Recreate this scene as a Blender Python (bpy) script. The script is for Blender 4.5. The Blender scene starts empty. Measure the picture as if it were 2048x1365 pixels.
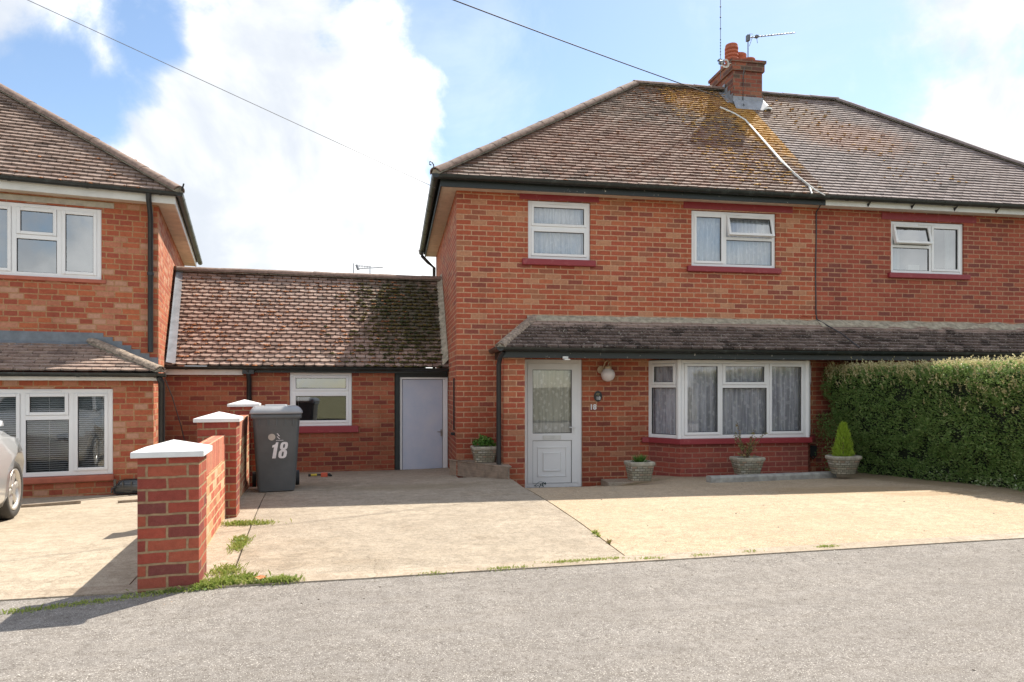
import bpy, math, random
from mathutils import Vector, Matrix, noise
random.seed(7)
R = math.radians
scene = bpy.context.scene
col = scene.collection
FPX, CX, HY, CZ, PSI = 1357.0, 1024.0, 772.0, 1.6, R(9.66)
CP, SP = math.cos(PSI), math.sin(PSI)

# ------------------------------------------------------------------ camera
cam_d = bpy.data.cameras.new('camera'); cam = bpy.data.objects.new('camera', cam_d); col.objects.link(cam)
cam_d.sensor_width = 36.0; cam_d.lens = 36.0 * FPX / 2048.0
cam_d.shift_y = (HY - 682.5) / 2048.0
cam_d.clip_start = 0.05; cam_d.clip_end = 5000
cam.location = (0, 0, CZ); cam.rotation_euler = (R(90), 0, -PSI)
scene.camera = cam
# ------------------------------------------------------------------ view
scene.view_settings.view_transform = 'Standard'; scene.view_settings.look = 'None'
scene.view_settings.gamma = 1; scene.view_settings.exposure = 1.52
# ------------------------------------------------------------------ sun
SA, SB = 0.56, 0.62                       # shadow run per metre of height towards -x, -y
sun_dir = Vector((SA, SB, 1)).normalized()
sd = bpy.data.lights.new('sun', 'SUN'); sd.energy = 2.95; sd.angle = R(0.6); sd.color = (1, 0.93, 0.82)
so = bpy.data.objects.new('sun', sd); col.objects.link(so)
so.rotation_euler = (-sun_dir).to_track_quat('-Z', 'Y').to_euler(); so.location = (20, 20, 30)

def dirpx(px, py):
    r = (px - CX) / FPX
    return Vector((CP * r + SP, -SP * r + CP, (HY - py) / FPX))

# ------------------------------------------------------------------ world: sky and clouds by direction
world = bpy.data.worlds.new('World'); scene.world = world; world.use_nodes = True
class NT:
    def __init__(s, tree): s.t = tree; s.n = tree.nodes; s.l = tree.links
    def new(s, ty, **kw):
        nd = s.n.new(ty)
        for k, v in kw.items():
            if k in nd.inputs: nd.inputs[k].default_value = v
            else: setattr(nd, k, v)
        return nd
    def link(s, a, b): s.l.new(a, b)
    def math(s, op, a, b=None, c=None, clamp=False):
        nd = s.n.new('ShaderNodeMath'); nd.operation = op; nd.use_clamp = clamp
        for i, x in enumerate((a, b, c)):
            if x is None: continue
            if isinstance(x, (int, float)): nd.inputs[i].default_value = x
            else: s.l.new(x, nd.inputs[i])
        return nd.outputs[0]
    def mix(s, fac, a, b, blend='MIX'):
        nd = s.n.new('ShaderNodeMix'); nd.data_type = 'RGBA'; nd.blend_type = blend
        for sock, x in ((nd.inputs[0], fac), (nd.inputs[6], a), (nd.inputs[7], b)):
            if isinstance(x, (int, float)): sock.default_value = x
            elif isinstance(x, (tuple, list)): sock.default_value = tuple(x) + ((1,) if len(x) == 3 else ())
            else: s.l.new(x, sock)
        return nd.outputs[2]
    def ramp(s, fac, stops, interp='LINEAR'):
        nd = s.n.new('ShaderNodeValToRGB'); cr = nd.color_ramp; cr.interpolation = interp
        while len(cr.elements) < len(stops): cr.elements.new(0.5)
        for e, (p, c) in zip(cr.elements, stops):
            e.position = p; e.color = (c, c, c, 1) if isinstance(c, (int, float)) else tuple(c) + (1,)
        s.l.new(fac, nd.inputs[0]); return nd.outputs[0]
    def noise(s, vec, scale, detail=2, rough=0.5, dist=0.0):
        nd = s.n.new('ShaderNodeTexNoise'); nd.inputs['Scale'].default_value = scale
        nd.inputs['Detail'].default_value = detail; nd.inputs['Roughness'].default_value = rough
        nd.inputs['Distortion'].default_value = dist
        if vec is not None: s.l.new(vec, nd.inputs['Vector'])
        return nd.outputs['Fac']
    def maprange(s, x, a, b, c=0.0, d=1.0, smooth=True):
        nd = s.n.new('ShaderNodeMapRange'); nd.interpolation_type = 'SMOOTHSTEP' if smooth else 'LINEAR'
        s.l.new(x, nd.inputs[0])
        for i, v in enumerate((a, b, c, d)): nd.inputs[i + 1].default_value = v
        return nd.outputs[0]

w = NT(world.node_tree); w.n.clear()
sky = w.new('ShaderNodeTexSky'); sky.sky_type = 'NISHITA'; sky.sun_disc = False
sky.sun_elevation = math.asin(sun_dir.z); sky.sun_rotation = math.atan2(sun_dir.x, sun_dir.y)
sky.air_density = 1.0; sky.dust_density = 0.3; sky.ozone_density = 1.0
tc = w.new('ShaderNodeTexCoord'); gen = tc.outputs['Generated']
nz = w.new('ShaderNodeVectorMath', operation='NORMALIZE'); w.link(gen, nz.inputs[0]); dv = nz.outputs[0]
n1 = w.noise(dv, 6.5, 10, 0.6, 0.25)
n2 = w.noise(dv, 2.6, 6, 0.55, 0.2)
acc = None
#  px, py, angular radius (deg), weight
for px, py, rad, wt in [(590, 350, 16, .95), (400, 310, 10, .5), (740, 420, 11, .6), (560, 560, 18, .7), (640, 200, 8, .18), (250, 110, 10, .22), (60, 50, 8, .40),
                        (620, 60, 12, .14), (800, 110, 6, .30), (1900, 160, 8, .24), (2030, 300, 5, .75), (1780, 140, 8, .25), (1950, 20, 9, .12), (100, 170, 5, -.2), (1130, 120, 12, -.5),
                        (1300, 60, 13, -.6), (880, 330, 4, -.35), (1000, 300, 8, -.45), (270, 225, 3.5, -.5), (120, 240, 6, -.7), (60, 160, 4, -.3), (200, 180, 4, -.2), (325, 150, 3.5, -.5), (290, 50, 3.5, -.6), (370, 60, 3, -.3), (480, 175, 3, -.6), (640, 115, 2.5, -.4), (560, 100, 2.5, -.2), (900, 60, 4, -.3), (1650, 60, 9, -.35), (1650, 330, 9, -.25)]:
    d = dirpx(px, py).normalized()
    dp = w.new('ShaderNodeVectorMath', operation='DOT_PRODUCT'); w.link(dv, dp.inputs[0]); dp.inputs[1].default_value = d
    b = w.maprange(dp.outputs['Value'], math.cos(R(rad)), 1.0, 0.0, wt)
    acc = b if acc is None else w.math('ADD', acc, b)
# broken cumulus over the rest of the sky, out of view, thickened for fill light
dpf = w.new('ShaderNodeVectorMath', operation='DOT_PRODUCT'); w.link(dv, dpf.inputs[0]); dpf.inputs[1].default_value = dirpx(1100, 400).normalized()
rest = w.maprange(dpf.outputs['Value'], 0.75, 0.5, 0.0, 0.42)
acc = w.math('ADD', acc, rest)
dens = w.math('ADD', w.math('ADD', w.math('MULTIPLY', n1, 1.15), w.math('MULTIPLY', n2, 0.3)), w.math('MULTIPLY', acc, 0.36))
mask = w.math('ADD', w.maprange(dens, 0.68, 1.02, 0, .8), w.maprange(dens, 0.80, 0.95, 0, .2), clamp=True)
mask = w.math('MAXIMUM', mask, w.math('MULTIPLY', w.maprange(w.noise(dv, 3.4, 7, 0.62, 0.6), .46, .74), .22))
shade = w.noise(dv, 4.5, 7, 0.55, 0.3)
skyc = w.new('ShaderNodeMix'); skyc.data_type = 'RGBA'; skyc.blend_type = 'MULTIPLY'; skyc.inputs[0].default_value = 1
w.link(sky.outputs[0], skyc.inputs[6]); skyc.inputs[7].default_value = (.70, .70, .69, 1)
cloudc = w.ramp(w.maprange(shade, 0.35, 0.65), [(0, (2.9, 3.1, 3.4)), (.5, (3.9, 4.0, 4.1)), (1, (5.6, 5.6, 5.6))])
wc = w.mix(mask, skyc.outputs[2], cloudc)
# below the horizon: dull ground colour
sepz = w.new('ShaderNodeSeparateXYZ'); w.link(dv, sepz.inputs[0])
wc = w.mix(w.maprange(sepz.outputs[2], -0.01, -0.06), wc, (2.0, 1.9, 1.7))
bg = w.new('ShaderNodeBackground'); bg.inputs['Strength'].default_value = 0.1; w.link(wc, bg.inputs[0])
wo = w.new('ShaderNodeOutputWorld'); w.link(bg.outputs[0], wo.inputs[0])

# ------------------------------------------------------------------ materials
def new_mat(name):
    m = bpy.data.materials.new(name); m.use_nodes = True
    t = NT(m.node_tree); t.n.clear()
    p = t.new('ShaderNodeBsdfPrincipled'); o = t.new('ShaderNodeOutputMaterial'); t.link(p.outputs[0], o.inputs[0])
    return m, t, p
def setp(p, **kw):
    for k, v in kw.items():
        k = {'rough': 'Roughness', 'metal': 'Metallic', 'spec': 'Specular IOR Level', 'coat': 'Coat Weight'}[k]
        p.inputs[k].default_value = v
def bump(t, p, h, strength=0.4, dist=0.01):
    b = t.new('ShaderNodeBump'); b.inputs['Strength'].default_value = strength; b.inputs['Distance'].default_value = dist
    t.link(h, b.inputs['Height']); t.link(b.outputs[0], p.inputs['Normal'])
def objc(t):
    return t.new('ShaderNodeTexCoord').outputs['Object']
def plain(name, c, rough=0.5, var=0.12, scale=6, metal=0.0, bumpy=0.0, spec=0.5, coat=0.0):
    m, t, p = new_mat(name); oc = objc(t)
    f = t.noise(oc, scale, 5, 0.6)
    lo = tuple(x * (1 - var) for x in c); hi = tuple(min(1, x * (1 + var)) for x in c)
    t.link(t.ramp(f, [(0.3, lo), (0.7, hi)]), p.inputs['Base Color'])
    setp(p, rough=rough, metal=metal, spec=spec, coat=coat)
    if bumpy: bump(t, p, t.noise(oc, scale * 12, 3), bumpy, 0.004)
    return m

def brick_mat(name, palette, mortar, bw=0.235, rh=0.08, ms=0.0095, freq=2, squash=1.0, off=0.5, dirt=None, pale=0.0, patch=0.0, vstretch=None, mvar=0.15):
    m, t, p = new_mat(name)
    uv = t.new('ShaderNodeTexCoord').outputs['UV']
    wob = t.new('ShaderNodeTexNoise'); wob.inputs['Scale'].default_value = 9; wob.inputs['Detail'].default_value = 2; t.link(uv, wob.inputs['Vector'])
    sc = t.new('ShaderNodeVectorMath', operation='MULTIPLY_ADD'); t.link(wob.outputs['Color'], sc.inputs[0])
    sc.inputs[1].default_value = (0.013, 0.012, 0); t.link(uv, sc.inputs[2])
    bt = t.new('ShaderNodeTexBrick'); bt.offset = off; bt.offset_frequency = 2; bt.squash = squash; bt.squash_frequency = freq
    bt.inputs['Color1'].default_value = (0, 0, 0, 1); bt.inputs['Color2'].default_value = (1, 1, 1, 1); bt.inputs['Mortar'].default_value = (0.5, 0.5, 0.5, 1)
    bt.inputs['Scale'].default_value = 1; bt.inputs['Mortar Size'].default_value = ms; bt.inputs['Mortar Smooth'].default_value = 0.25
    bt.inputs['Brick Width'].default_value = bw; bt.inputs['Row Height'].default_value = rh; bt.inputs['Bias'].default_value = 0
    t.link(sc.outputs[0], bt.inputs['Vector'])
    n = len(palette)
    colr = t.ramp(bt.outputs['Color'], [(i / n, c) for i, c in enumerate(palette)], 'CONSTANT')
    # mottling inside each brick
    ns = t.noise(uv, 22, 4, 0.65)
    colr = t.mix(t.maprange(ns, 0.35, 0.75, 0.0, 0.55), colr, t.mix(1.0, colr, (0.62, 0.55, 0.55), 'MULTIPLY'))
    fine = t.noise(uv, 160, 2, 0.6)
    colr = t.mix(t.maprange(fine, 0.3, 0.8, 0.0, 0.25), colr, t.mix(0.4, colr, (0.6, 0.36, 0.24)))
    if pale:
        pn = t.noise(uv, 3.2, 5, 0.7, 0.5)
        colr = t.mix(t.maprange(pn, 0.55, 0.75, 0.0, pale), colr, mortar)
    mn = t.noise(uv, 30, 3, 0.6)
    mc = t.mix(t.maprange(mn, 0.3, 0.7), tuple(x * (1 - mvar) for x in mortar), tuple(min(1, x * (1 + mvar)) for x in mortar))
    smear = t.math('ADD', bt.outputs['Fac'], t.math('MULTIPLY', t.maprange(t.noise(uv, 14, 4, 0.7), 0.6, 0.8), 0.45), clamp=True)
    c = t.mix(smear, colr, mc)
    if dirt:
        sx = t.new('ShaderNodeSeparateXYZ'); t.link(uv, sx.inputs[0])
        for (z0, z1, amt, dc) in dirt:        # weather stains: height band edges, strength, colour
            dn = t.math('ADD', sx.outputs[1], t.math('MULTIPLY', t.math('SUBTRACT', t.noise(uv, 1.6, 5, 0.65), 0.5), 1.6))
            f = t.maprange(dn, z0, z1, amt, 0.0)
            c = t.mix(f, c, t.mix(1.0, c, dc, 'MULTIPLY'))
    mps = t.new('ShaderNodeMapping'); mps.inputs['Scale'].default_value = (3.5, .35, 1); t.link(uv, mps.inputs[0])
    c = t.mix(t.maprange(t.noise(mps.outputs[0], 1.5, 4, .6), .5, .75, 0, .4), c, t.mix(1, c, (.66, .6, .58), 'MULTIPLY'))
    lg = t.noise(uv, 0.9, 4, 0.6)
    c = t.mix(t.maprange(lg, 0.35, 0.65, 0.0, 0.35), c, t.mix(1.0, c, (0.78, 0.74, 0.7), 'MULTIPLY'))
    if patch:
        pv = t.noise(uv, 1.7, 3, 0.5)
        c = t.mix(t.maprange(pv, 0.6, 0.68, 0.0, patch), c, (0.42, 0.27, 0.17))
    t.link(c, p.inputs['Base Color']); setp(p, rough=0.85, spec=0.25)
    h = t.math('SUBTRACT', t.math('MULTIPLY', ns, 0.5), bt.outputs['Fac'])
    bump(t, p, h, 0.55, 0.012)
    return m

BR = brick_mat('brick_main', [(.45, .115, .055), (.49, .13, .062), (.42, .10, .052), (.50, .155, .075), (.45, .115, .06), (.38, .09, .05), (.40, .16, .085), (.43, .10, .055), (.29, .08, .055), (.47, .12, .06), (.43, .10, .05), (.52, .25, .14), (.45, .105, .055), (.35, .12, .07)],
               (.54, .315, .19), dirt=[(0.7, 1.5, 0.75, (.66, .58, .58))], pale=0.22)
BRN = brick_mat('brick_adjoining', [(.39, .09, .054), (.43, .10, .058), (.33, .07, .045), (.41, .115, .065), (.29, .068, .045), (.37, .085, .05), (.22, .06, .048)], (.45, .245, .15), pale=0.2,
                dirt=[(0.7, 1.6, 0.8, (.55, .5, .5))])
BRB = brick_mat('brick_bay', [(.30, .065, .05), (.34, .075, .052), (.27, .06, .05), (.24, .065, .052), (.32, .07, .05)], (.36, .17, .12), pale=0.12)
BRL = brick_mat('brick_left', [(.48, .13, .06), (.42, .10, .05), (.50, .19, .11), (.38, .088, .05), (.55, .30, .20), (.47, .115, .055), (.36, .085, .05), (.50, .14, .06), (.52, .23, .14), (.43, .105, .055), (.45, .12, .06)],
                (.43, .235, .12), bw=0.165, squash=1.4, freq=3, off=0.4, pale=0.12)
BRG = brick_mat('brick_garage', [(.36, .085, .045), (.41, .105, .055), (.30, .062, .042), (.39, .13, .065), (.43, .14, .075), (.23, .058, .042), (.33, .11, .06)], (.38, .20, .11), pale=0.2, patch=0.2,
                dirt=[(0.5, 1.5, 0.7, (.65, .6, .62))])
BRP = brick_mat('brick_pillar', [(.34, .065, .042), (.28, .055, .04), (.38, .09, .05), (.22, .05, .042), (.39, .075, .045), (.19, .05, .045), (.33, .08, .05)], (.33, .22, .125), bw=0.225, rh=0.075, ms=0.0078, mvar=.15)
BRC = brick_mat('brick_coping', [(.50, .14, .09), (.56, .17, .11), (.46, .11, .08), (.52, .2, .13)], (.50, .32, .20), bw=0.075, rh=0.4, ms=0.009, off=0.0)
BRW = brick_mat('brick_low_wall', [(.55, .2, .12), (.6, .34, .18), (.5, .13, .08), (.66, .45, .28), (.5, .17, .1)], (.60, .42, .24), bw=0.225, rh=0.075, ms=0.010)
BRH = brick_mat('brick_chimney', [(.30, .085, .055), (.34, .11, .065), (.22, .075, .055), (.35, .15, .09), (.15, .07, .058), (.30, .09, .06), (.12, .085, .065)], (.24, .165, .12), pale=0.25)

def tile_mat(name, c1, c2, c3, moss=None, lich=0.3, rough=0.85):
    m, t, p = new_mat(name); oc = objc(t)
    g = t.new('ShaderNodeNewGeometry')
    c = t.ramp(g.outputs['Random Per Island'], [(0, c1), (0.4, c2), (0.75, c3), (0.9, tuple(x * 0.75 for x in c1)), (1.0, tuple(x * 0.55 for x in c1))])
    c = t.mix(t.maprange(t.noise(oc, 9, 4, 0.6), 0.35, 0.7, 0, 0.6), c, t.mix(1, c, (0.6, 0.55, 0.52), 'MULTIPLY'))
    lf = t.maprange(t.noise(oc, 38, 3, 0.6), 0.60, 0.68, 0, lich)
    c = t.mix(lf, c, (0.62, 0.58, 0.50))
    if moss:
        for (cx, cy, cz, sx, sy, sz, amt, mc, nsc) in moss:
            mp = t.new('ShaderNodeMapping'); mp.vector_type = 'POINT'
            mp.inputs['Location'].default_value = (-cx / sx, -cy / sy, -cz / sz); mp.inputs['Scale'].default_value = (1 / sx, 1 / sy, 1 / sz)
            t.link(oc, mp.inputs[0])
            ln = t.new('ShaderNodeVectorMath', operation='LENGTH'); t.link(mp.outputs[0], ln.inputs[0])
            k = t.math('ADD', ln.outputs['Value'], t.math('MULTIPLY', t.math('SUBTRACT', t.noise(oc, nsc, 5, 0.7), 0.5), 2.2))
            c = t.mix(t.maprange(k, 0.5, 1.15, amt, 0), c, mc)
    t.link(c, p.inputs['Base Color']); setp(p, rough=rough, spec=0.3)
    bump(t, p, t.noise(oc, 55, 4, 0.7), 0.5, 0.006)
    return m
T_MAIN = tile_mat('tiles_main', (.235, .175, .145), (.34, .26, .215), (.26, .165, .13), moss=[(5.0, 2.2, 7.2, .8, .7, .8, 0.7, (.55, .29, .12), 9), (5.9, 1.5, 6.5, .55, 1.5, 1.5, 0.9, (.64, .37, .11), 7), (5.3, 2.1, 7.1, 1.2, .9, 1.0, 0.25, (.2, .14, .06), 8), (3.0, .6, 5.6, 3.6, 1.4, 1.4, .22, (.36, .15, .10), 8)], lich=0.35)
T_ADJ = tile_mat('tiles_adjoining', (.27, .22, .21), (.33, .275, .26), (.30, .24, .225), moss=[(.7, 2.0, 7.0, 1.0, 1.3, 1.2, 0.22, (.48, .28, .13), 8), (1.7, 1.3, 6.4, 1.2, .7, .9, 0.35, (.44, .2, .10), 14)], lich=0.15)
T_GAR = tile_mat('tiles_garage', (.33, .24, .195), (.43, .32, .265), (.36, .25, .20), moss=[(-.55, 1.1, 2.8, 1.15, 1.3, 1.4, 0.85, (.07, .07, .04), 6), (-3, .8, 2.4, 2.6, 1., .8, 0.25, (.26, .11, .07), 12)], lich=0.12)  # first patch: dark moss that also deepens the house shadow in the colour
T_LEFT = tile_mat('tiles_left', (.27, .195, .16), (.36, .27, .225), (.30, .21, .17), lich=0.3)
T_CAN = tile_mat('tiles_canopy', (.105, .078, .066), (.21, .16, .138), (.145, .105, .088), moss=[(6, -.03, 2.62, 40, .35, .17, .9, (.42, .32, .27), 5)], lich=0.85)
T_CANL = tile_mat('tiles_canopy_left', (.30, .22, .185), (.36, .27, .22), (.34, .24, .19), lich=0.6)
RIDGE = plain('ridge_tile', (.24, .165, .13), 0.9, 0.35, 14, bumpy=0.8)
RIDGEN = plain('ridge_tile_grey', (.24, .19, .18), 0.85, 0.25, 14, bumpy=0.5)
LICHEN = plain('hip_lichen', (.30, .235, .18), 0.95, 0.6, 22, bumpy=1.0)
MORTAR = plain('mortar_fillet', (.36, .32, .24), 0.95, 0.4, 14, bumpy=1.0)
UNDER = plain('roof_felt', (.02, .017, .015), 0.95)
def moss_mat(name, a, b):
    m, t, p = new_mat(name); g = t.new('ShaderNodeNewGeometry')
    t.link(t.ramp(g.outputs['Random Per Island'], [(0, a), (1, b)]), p.inputs['Base Color']); setp(p, rough=1, spec=0.1); return m
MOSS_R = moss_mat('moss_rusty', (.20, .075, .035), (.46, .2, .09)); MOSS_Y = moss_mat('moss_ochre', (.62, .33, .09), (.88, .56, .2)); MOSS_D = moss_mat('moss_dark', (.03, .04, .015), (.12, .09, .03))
def flake_mat(name, base, flake, lo, hi, scale, rough):
    m, t, p = new_mat(name); oc = objc(t)
    f = t.maprange(t.noise(oc, scale, 5, 0.65), lo, hi)
    c = t.mix(f, base, flake); t.link(c, p.inputs['Base Color']); setp(p, rough=rough); bump(t, p, f, 0.3, 0.003); return m
BLACK = flake_mat('black_gutter', (.018, .022, .021), (.07, .085, .08), 0.5, 0.8, 9, 0.4)
BLACKW = flake_mat('black_paint_flaking', (.018, .024, .022), (.5, .47, .4), 0.665, 0.69, 17, 0.45)
BLACKP = plain('black_pipe', (.022, .025, .027), 0.35, 0.2)
WHITE = plain('white_upvc', (.82, .82, .81), 0.3, 0.03, 3)
GASKET = plain('dark_gasket', (.03, .03, .03), 0.6)
CREAM = plain('cream_board', (.62, .53, .42), 0.6, 0.15, 5)
FASW = plain('white_fascia', (.70, .69, .64), 0.5, 0.1, 5)
MAROON = flake_mat('maroon_paint', (.27, .030, .038), (.40, .11, .11), 0.55, 0.8, 10, 0.5)
SILLR = plain('red_sill', (.42, .12, .07), 0.6, 0.15, 8)
CONC = plain('concrete_pale', (.46, .43, .36), 0.9, 0.2, 12, bumpy=0.5)
CONCG = plain('concrete_grey', (.32, .31, .28), 0.9, 0.3, 10, bumpy=0.6)
CAPW = plain('white_cap', (.72, .72, .70), 0.7, 0.06, 10, bumpy=0.2)
LEAD = plain('lead', (.17, .19, .21), 0.5, 0.25, 7, metal=0.2)
LEADL = plain('lead_light', (.29, .305, .33), 0.5, 0.2, 7, metal=0.2)
TERRA = plain('terracotta', (.46, .13, .07), 0.8, 0.2, 8)
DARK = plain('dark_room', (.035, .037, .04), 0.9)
ROOMG = plain('grey_room', (.16, .165, .17), 0.9)
STEEL = plain('steel', (.35, .35, .34), 0.35, 0.1, metal=0.8)
ALU = plain('aerial_metal', (.16, .165, .18), 0.5, 0.1, metal=0.5)
WIRE = plain('wire', (.05, .05, .055), 0.6); WIREG = plain('grey_wire', (.22, .22, .23), 0.6); WCAB = plain('white_cable', (.70, .70, .66), 0.5)
GREYP = plain('grey_plastic', (.10, .108, .11), 0.38, 0.15, 4, bumpy=0.1)
GREYL = plain('grey_lid_glare', (.30, .305, .31), 0.35, 0.1, 4)  # paler than the body: sky glare on the lid put into the colour
RUB = plain('rubber', (.02, .02, .02), 0.7)
TYRE = plain('tyre', (.045, .042, .038), 0.8, 0.2, 20)
ALLOY = plain('alloy', (.62, .60, .56), 0.3, 0.05, metal=0.6)
SILVER = plain('silver_paint', (.56, .57, .57), 0.28, 0.02, metal=0.35, coat=1.0)
ORANGE = plain('orange_lens', (.75, .12, .04), 0.3); REDL = plain('red_lens', (.5, .02, .02), 0.25)
HEADL = plain('headlight', (.5, .52, .55), 0.1, metal=0.6)
CARGL = plain('car_glass', (.02, .035, .035), 0.06, spec=1.0)
LAMPW = plain('lamp_globe', (.80, .72, .68), 0.25, 0.03)
BRASS = plain('cream_metal', (.62, .47, .3), 0.4)
DECAL = plain('white_decal', (.78, .76, .76), 0.5); STICK = plain('beige_sticker', (.52, .47, .4), 0.6)
PLAQ = plain('black_plaque', (.015, .015, .014), 0.4); GOLD = plain('gold_paint', (.35, .30, .16), 0.6)
SOIL = plain('soil', (.05, .035, .025), 1.0, 0.4, 30, bumpy=1)
WOODG = plain('weathered_timber', (.28, .225, .17), 0.9, 0.3, 10, bumpy=0.5)
BLACKT = plain('black_timber', (.018, .024, .022), 0.6, 0.3)
YELL = plain('yellow_grip', (.55, .42, .04), 0.5); REDB = plain('red_block', (.55, .10, .05), 0.6)
# garage door: flaking pale lilac-blue paint
def lilac():
    m, t, p = new_mat('pale_blue_paint'); oc = objc(t)
    f = t.noise(oc, 2.2, 5, 0.6); f2 = t.noise(oc, 14, 4, 0.6)
    c = t.ramp(f, [(0.3, (.43, .49, .60)), (0.55, (.51, .54, .63)), (0.75, (.56, .58, .62))])
    c = t.mix(t.maprange(f2, 0.45, 0.8, 0, 0.35), c, (.56, .57, .62)); t.link(c, p.inputs['Base Color']); setp(p, rough=0.6); return m
LILAC = lilac()
# glass
def glass(name, refl, tint, dark=0.0):
    m = bpy.data.materials.new(name); m.use_nodes = True; t = NT(m.node_tree); t.n.clear()
    g = t.new('ShaderNodeBsdfGlossy'); g.inputs['Roughness'].default_value = 0.015; g.inputs['Color'].default_value = (.92, .95, .96, 1)
    b = t.new('ShaderNodeBump'); b.inputs['Strength'].default_value = 0.04; b.inputs['Distance'].default_value = 0.02
    t.link(t.noise(objc(t), 1.6, 1), b.inputs['Height']); t.link(b.outputs[0], g.inputs['Normal'])
    tr = t.new('ShaderNodeBsdfTransparent'); tr.inputs['Color'].default_value = tint
    fr = t.new('ShaderNodeFresnel'); fr.inputs['IOR'].default_value = 1.5
    f = t.math('ADD', fr.outputs[0], refl, clamp=True)
    mx = t.new('ShaderNodeMixShader'); t.link(f, mx.inputs[0]); t.link(tr.outputs[0], mx.inputs[1]); t.link(g.outputs[0], mx.inputs[2])
    o = t.new('ShaderNodeOutputMaterial'); t.link(mx.outputs[0], o.inputs[0]); return m
GLASS = glass('window_glass', 0.09, (.98, .985, .99, 1)); GLASSU = glass('window_glass_upper', 0.16, (.98, .985, .99, 1))
GLASSR = glass('window_glass_reflective', 0.26, (.6, .66, .68, 1))
# lace curtain
def lace(name, base, hi, lo):
    m, t, p = new_mat(name); uv = t.new('ShaderNodeTexCoord').outputs['UV']
    mp = t.new('ShaderNodeMapping'); mp.inputs['Scale'].default_value = (30, 1.2, 1); t.link(uv, mp.inputs[0])
    st = t.noise(mp.outputs[0], 1, 3, 0.6)
    mp2 = t.new('ShaderNodeMapping'); mp2.inputs['Scale'].default_value = (1, .62, 1); mp2.inputs['Rotation'].default_value = (0, 0, .5); t.link(uv, mp2.inputs[0])
    v = t.new('ShaderNodeTexVoronoi'); v.inputs['Scale'].default_value = 14; v.inputs['Randomness'].default_value = 0.3
    vd = t.new('ShaderNodeTexNoise'); vd.inputs['Scale'].default_value = 30; t.link(uv, vd.inputs['Vector']); va = t.new('ShaderNodeVectorMath', operation='MULTIPLY_ADD'); t.link(vd.outputs['Color'], va.inputs[0]); va.inputs[1].default_value = (.07, .05, 0); t.link(mp2.outputs[0], va.inputs[2]); t.link(va.outputs[0], v.inputs['Vector'])
    c = t.mix(t.maprange(st, 0.35, 0.65), lo, base)  # dark strips between folds: crease shade put into the colour
    c = t.mix(t.maprange(v.outputs['Distance'], 0.34, 0.2, 0, 0.6), c, hi)
    net = t.noise(uv, 150, 2, 0.5)
    c = t.mix(t.maprange(net, 0.4, 0.6, 0, 0.3), c, lo)
    t.link(c, p.inputs['Base Color']); setp(p, rough=0.95, spec=0.1); return m
LACE = lace('lace_net', (.80, .80, .84), (.92, .92, .93), (.42, .42, .47))
LACEB = lace('lace_net_bright', (.86, .88, .90), (.93, .94, .95), (.66, .69, .73))
LACED = lace('lace_net_door', (.60, .58, .52), (.84, .83, .79), (.42, .41, .37))
DRAPE = plain('pale_drape', (.60, .60, .58), 0.9, 0.1)
BLIND = plain('blind_slat', (.62, .63, .62), 0.5, 0.03)

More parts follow.
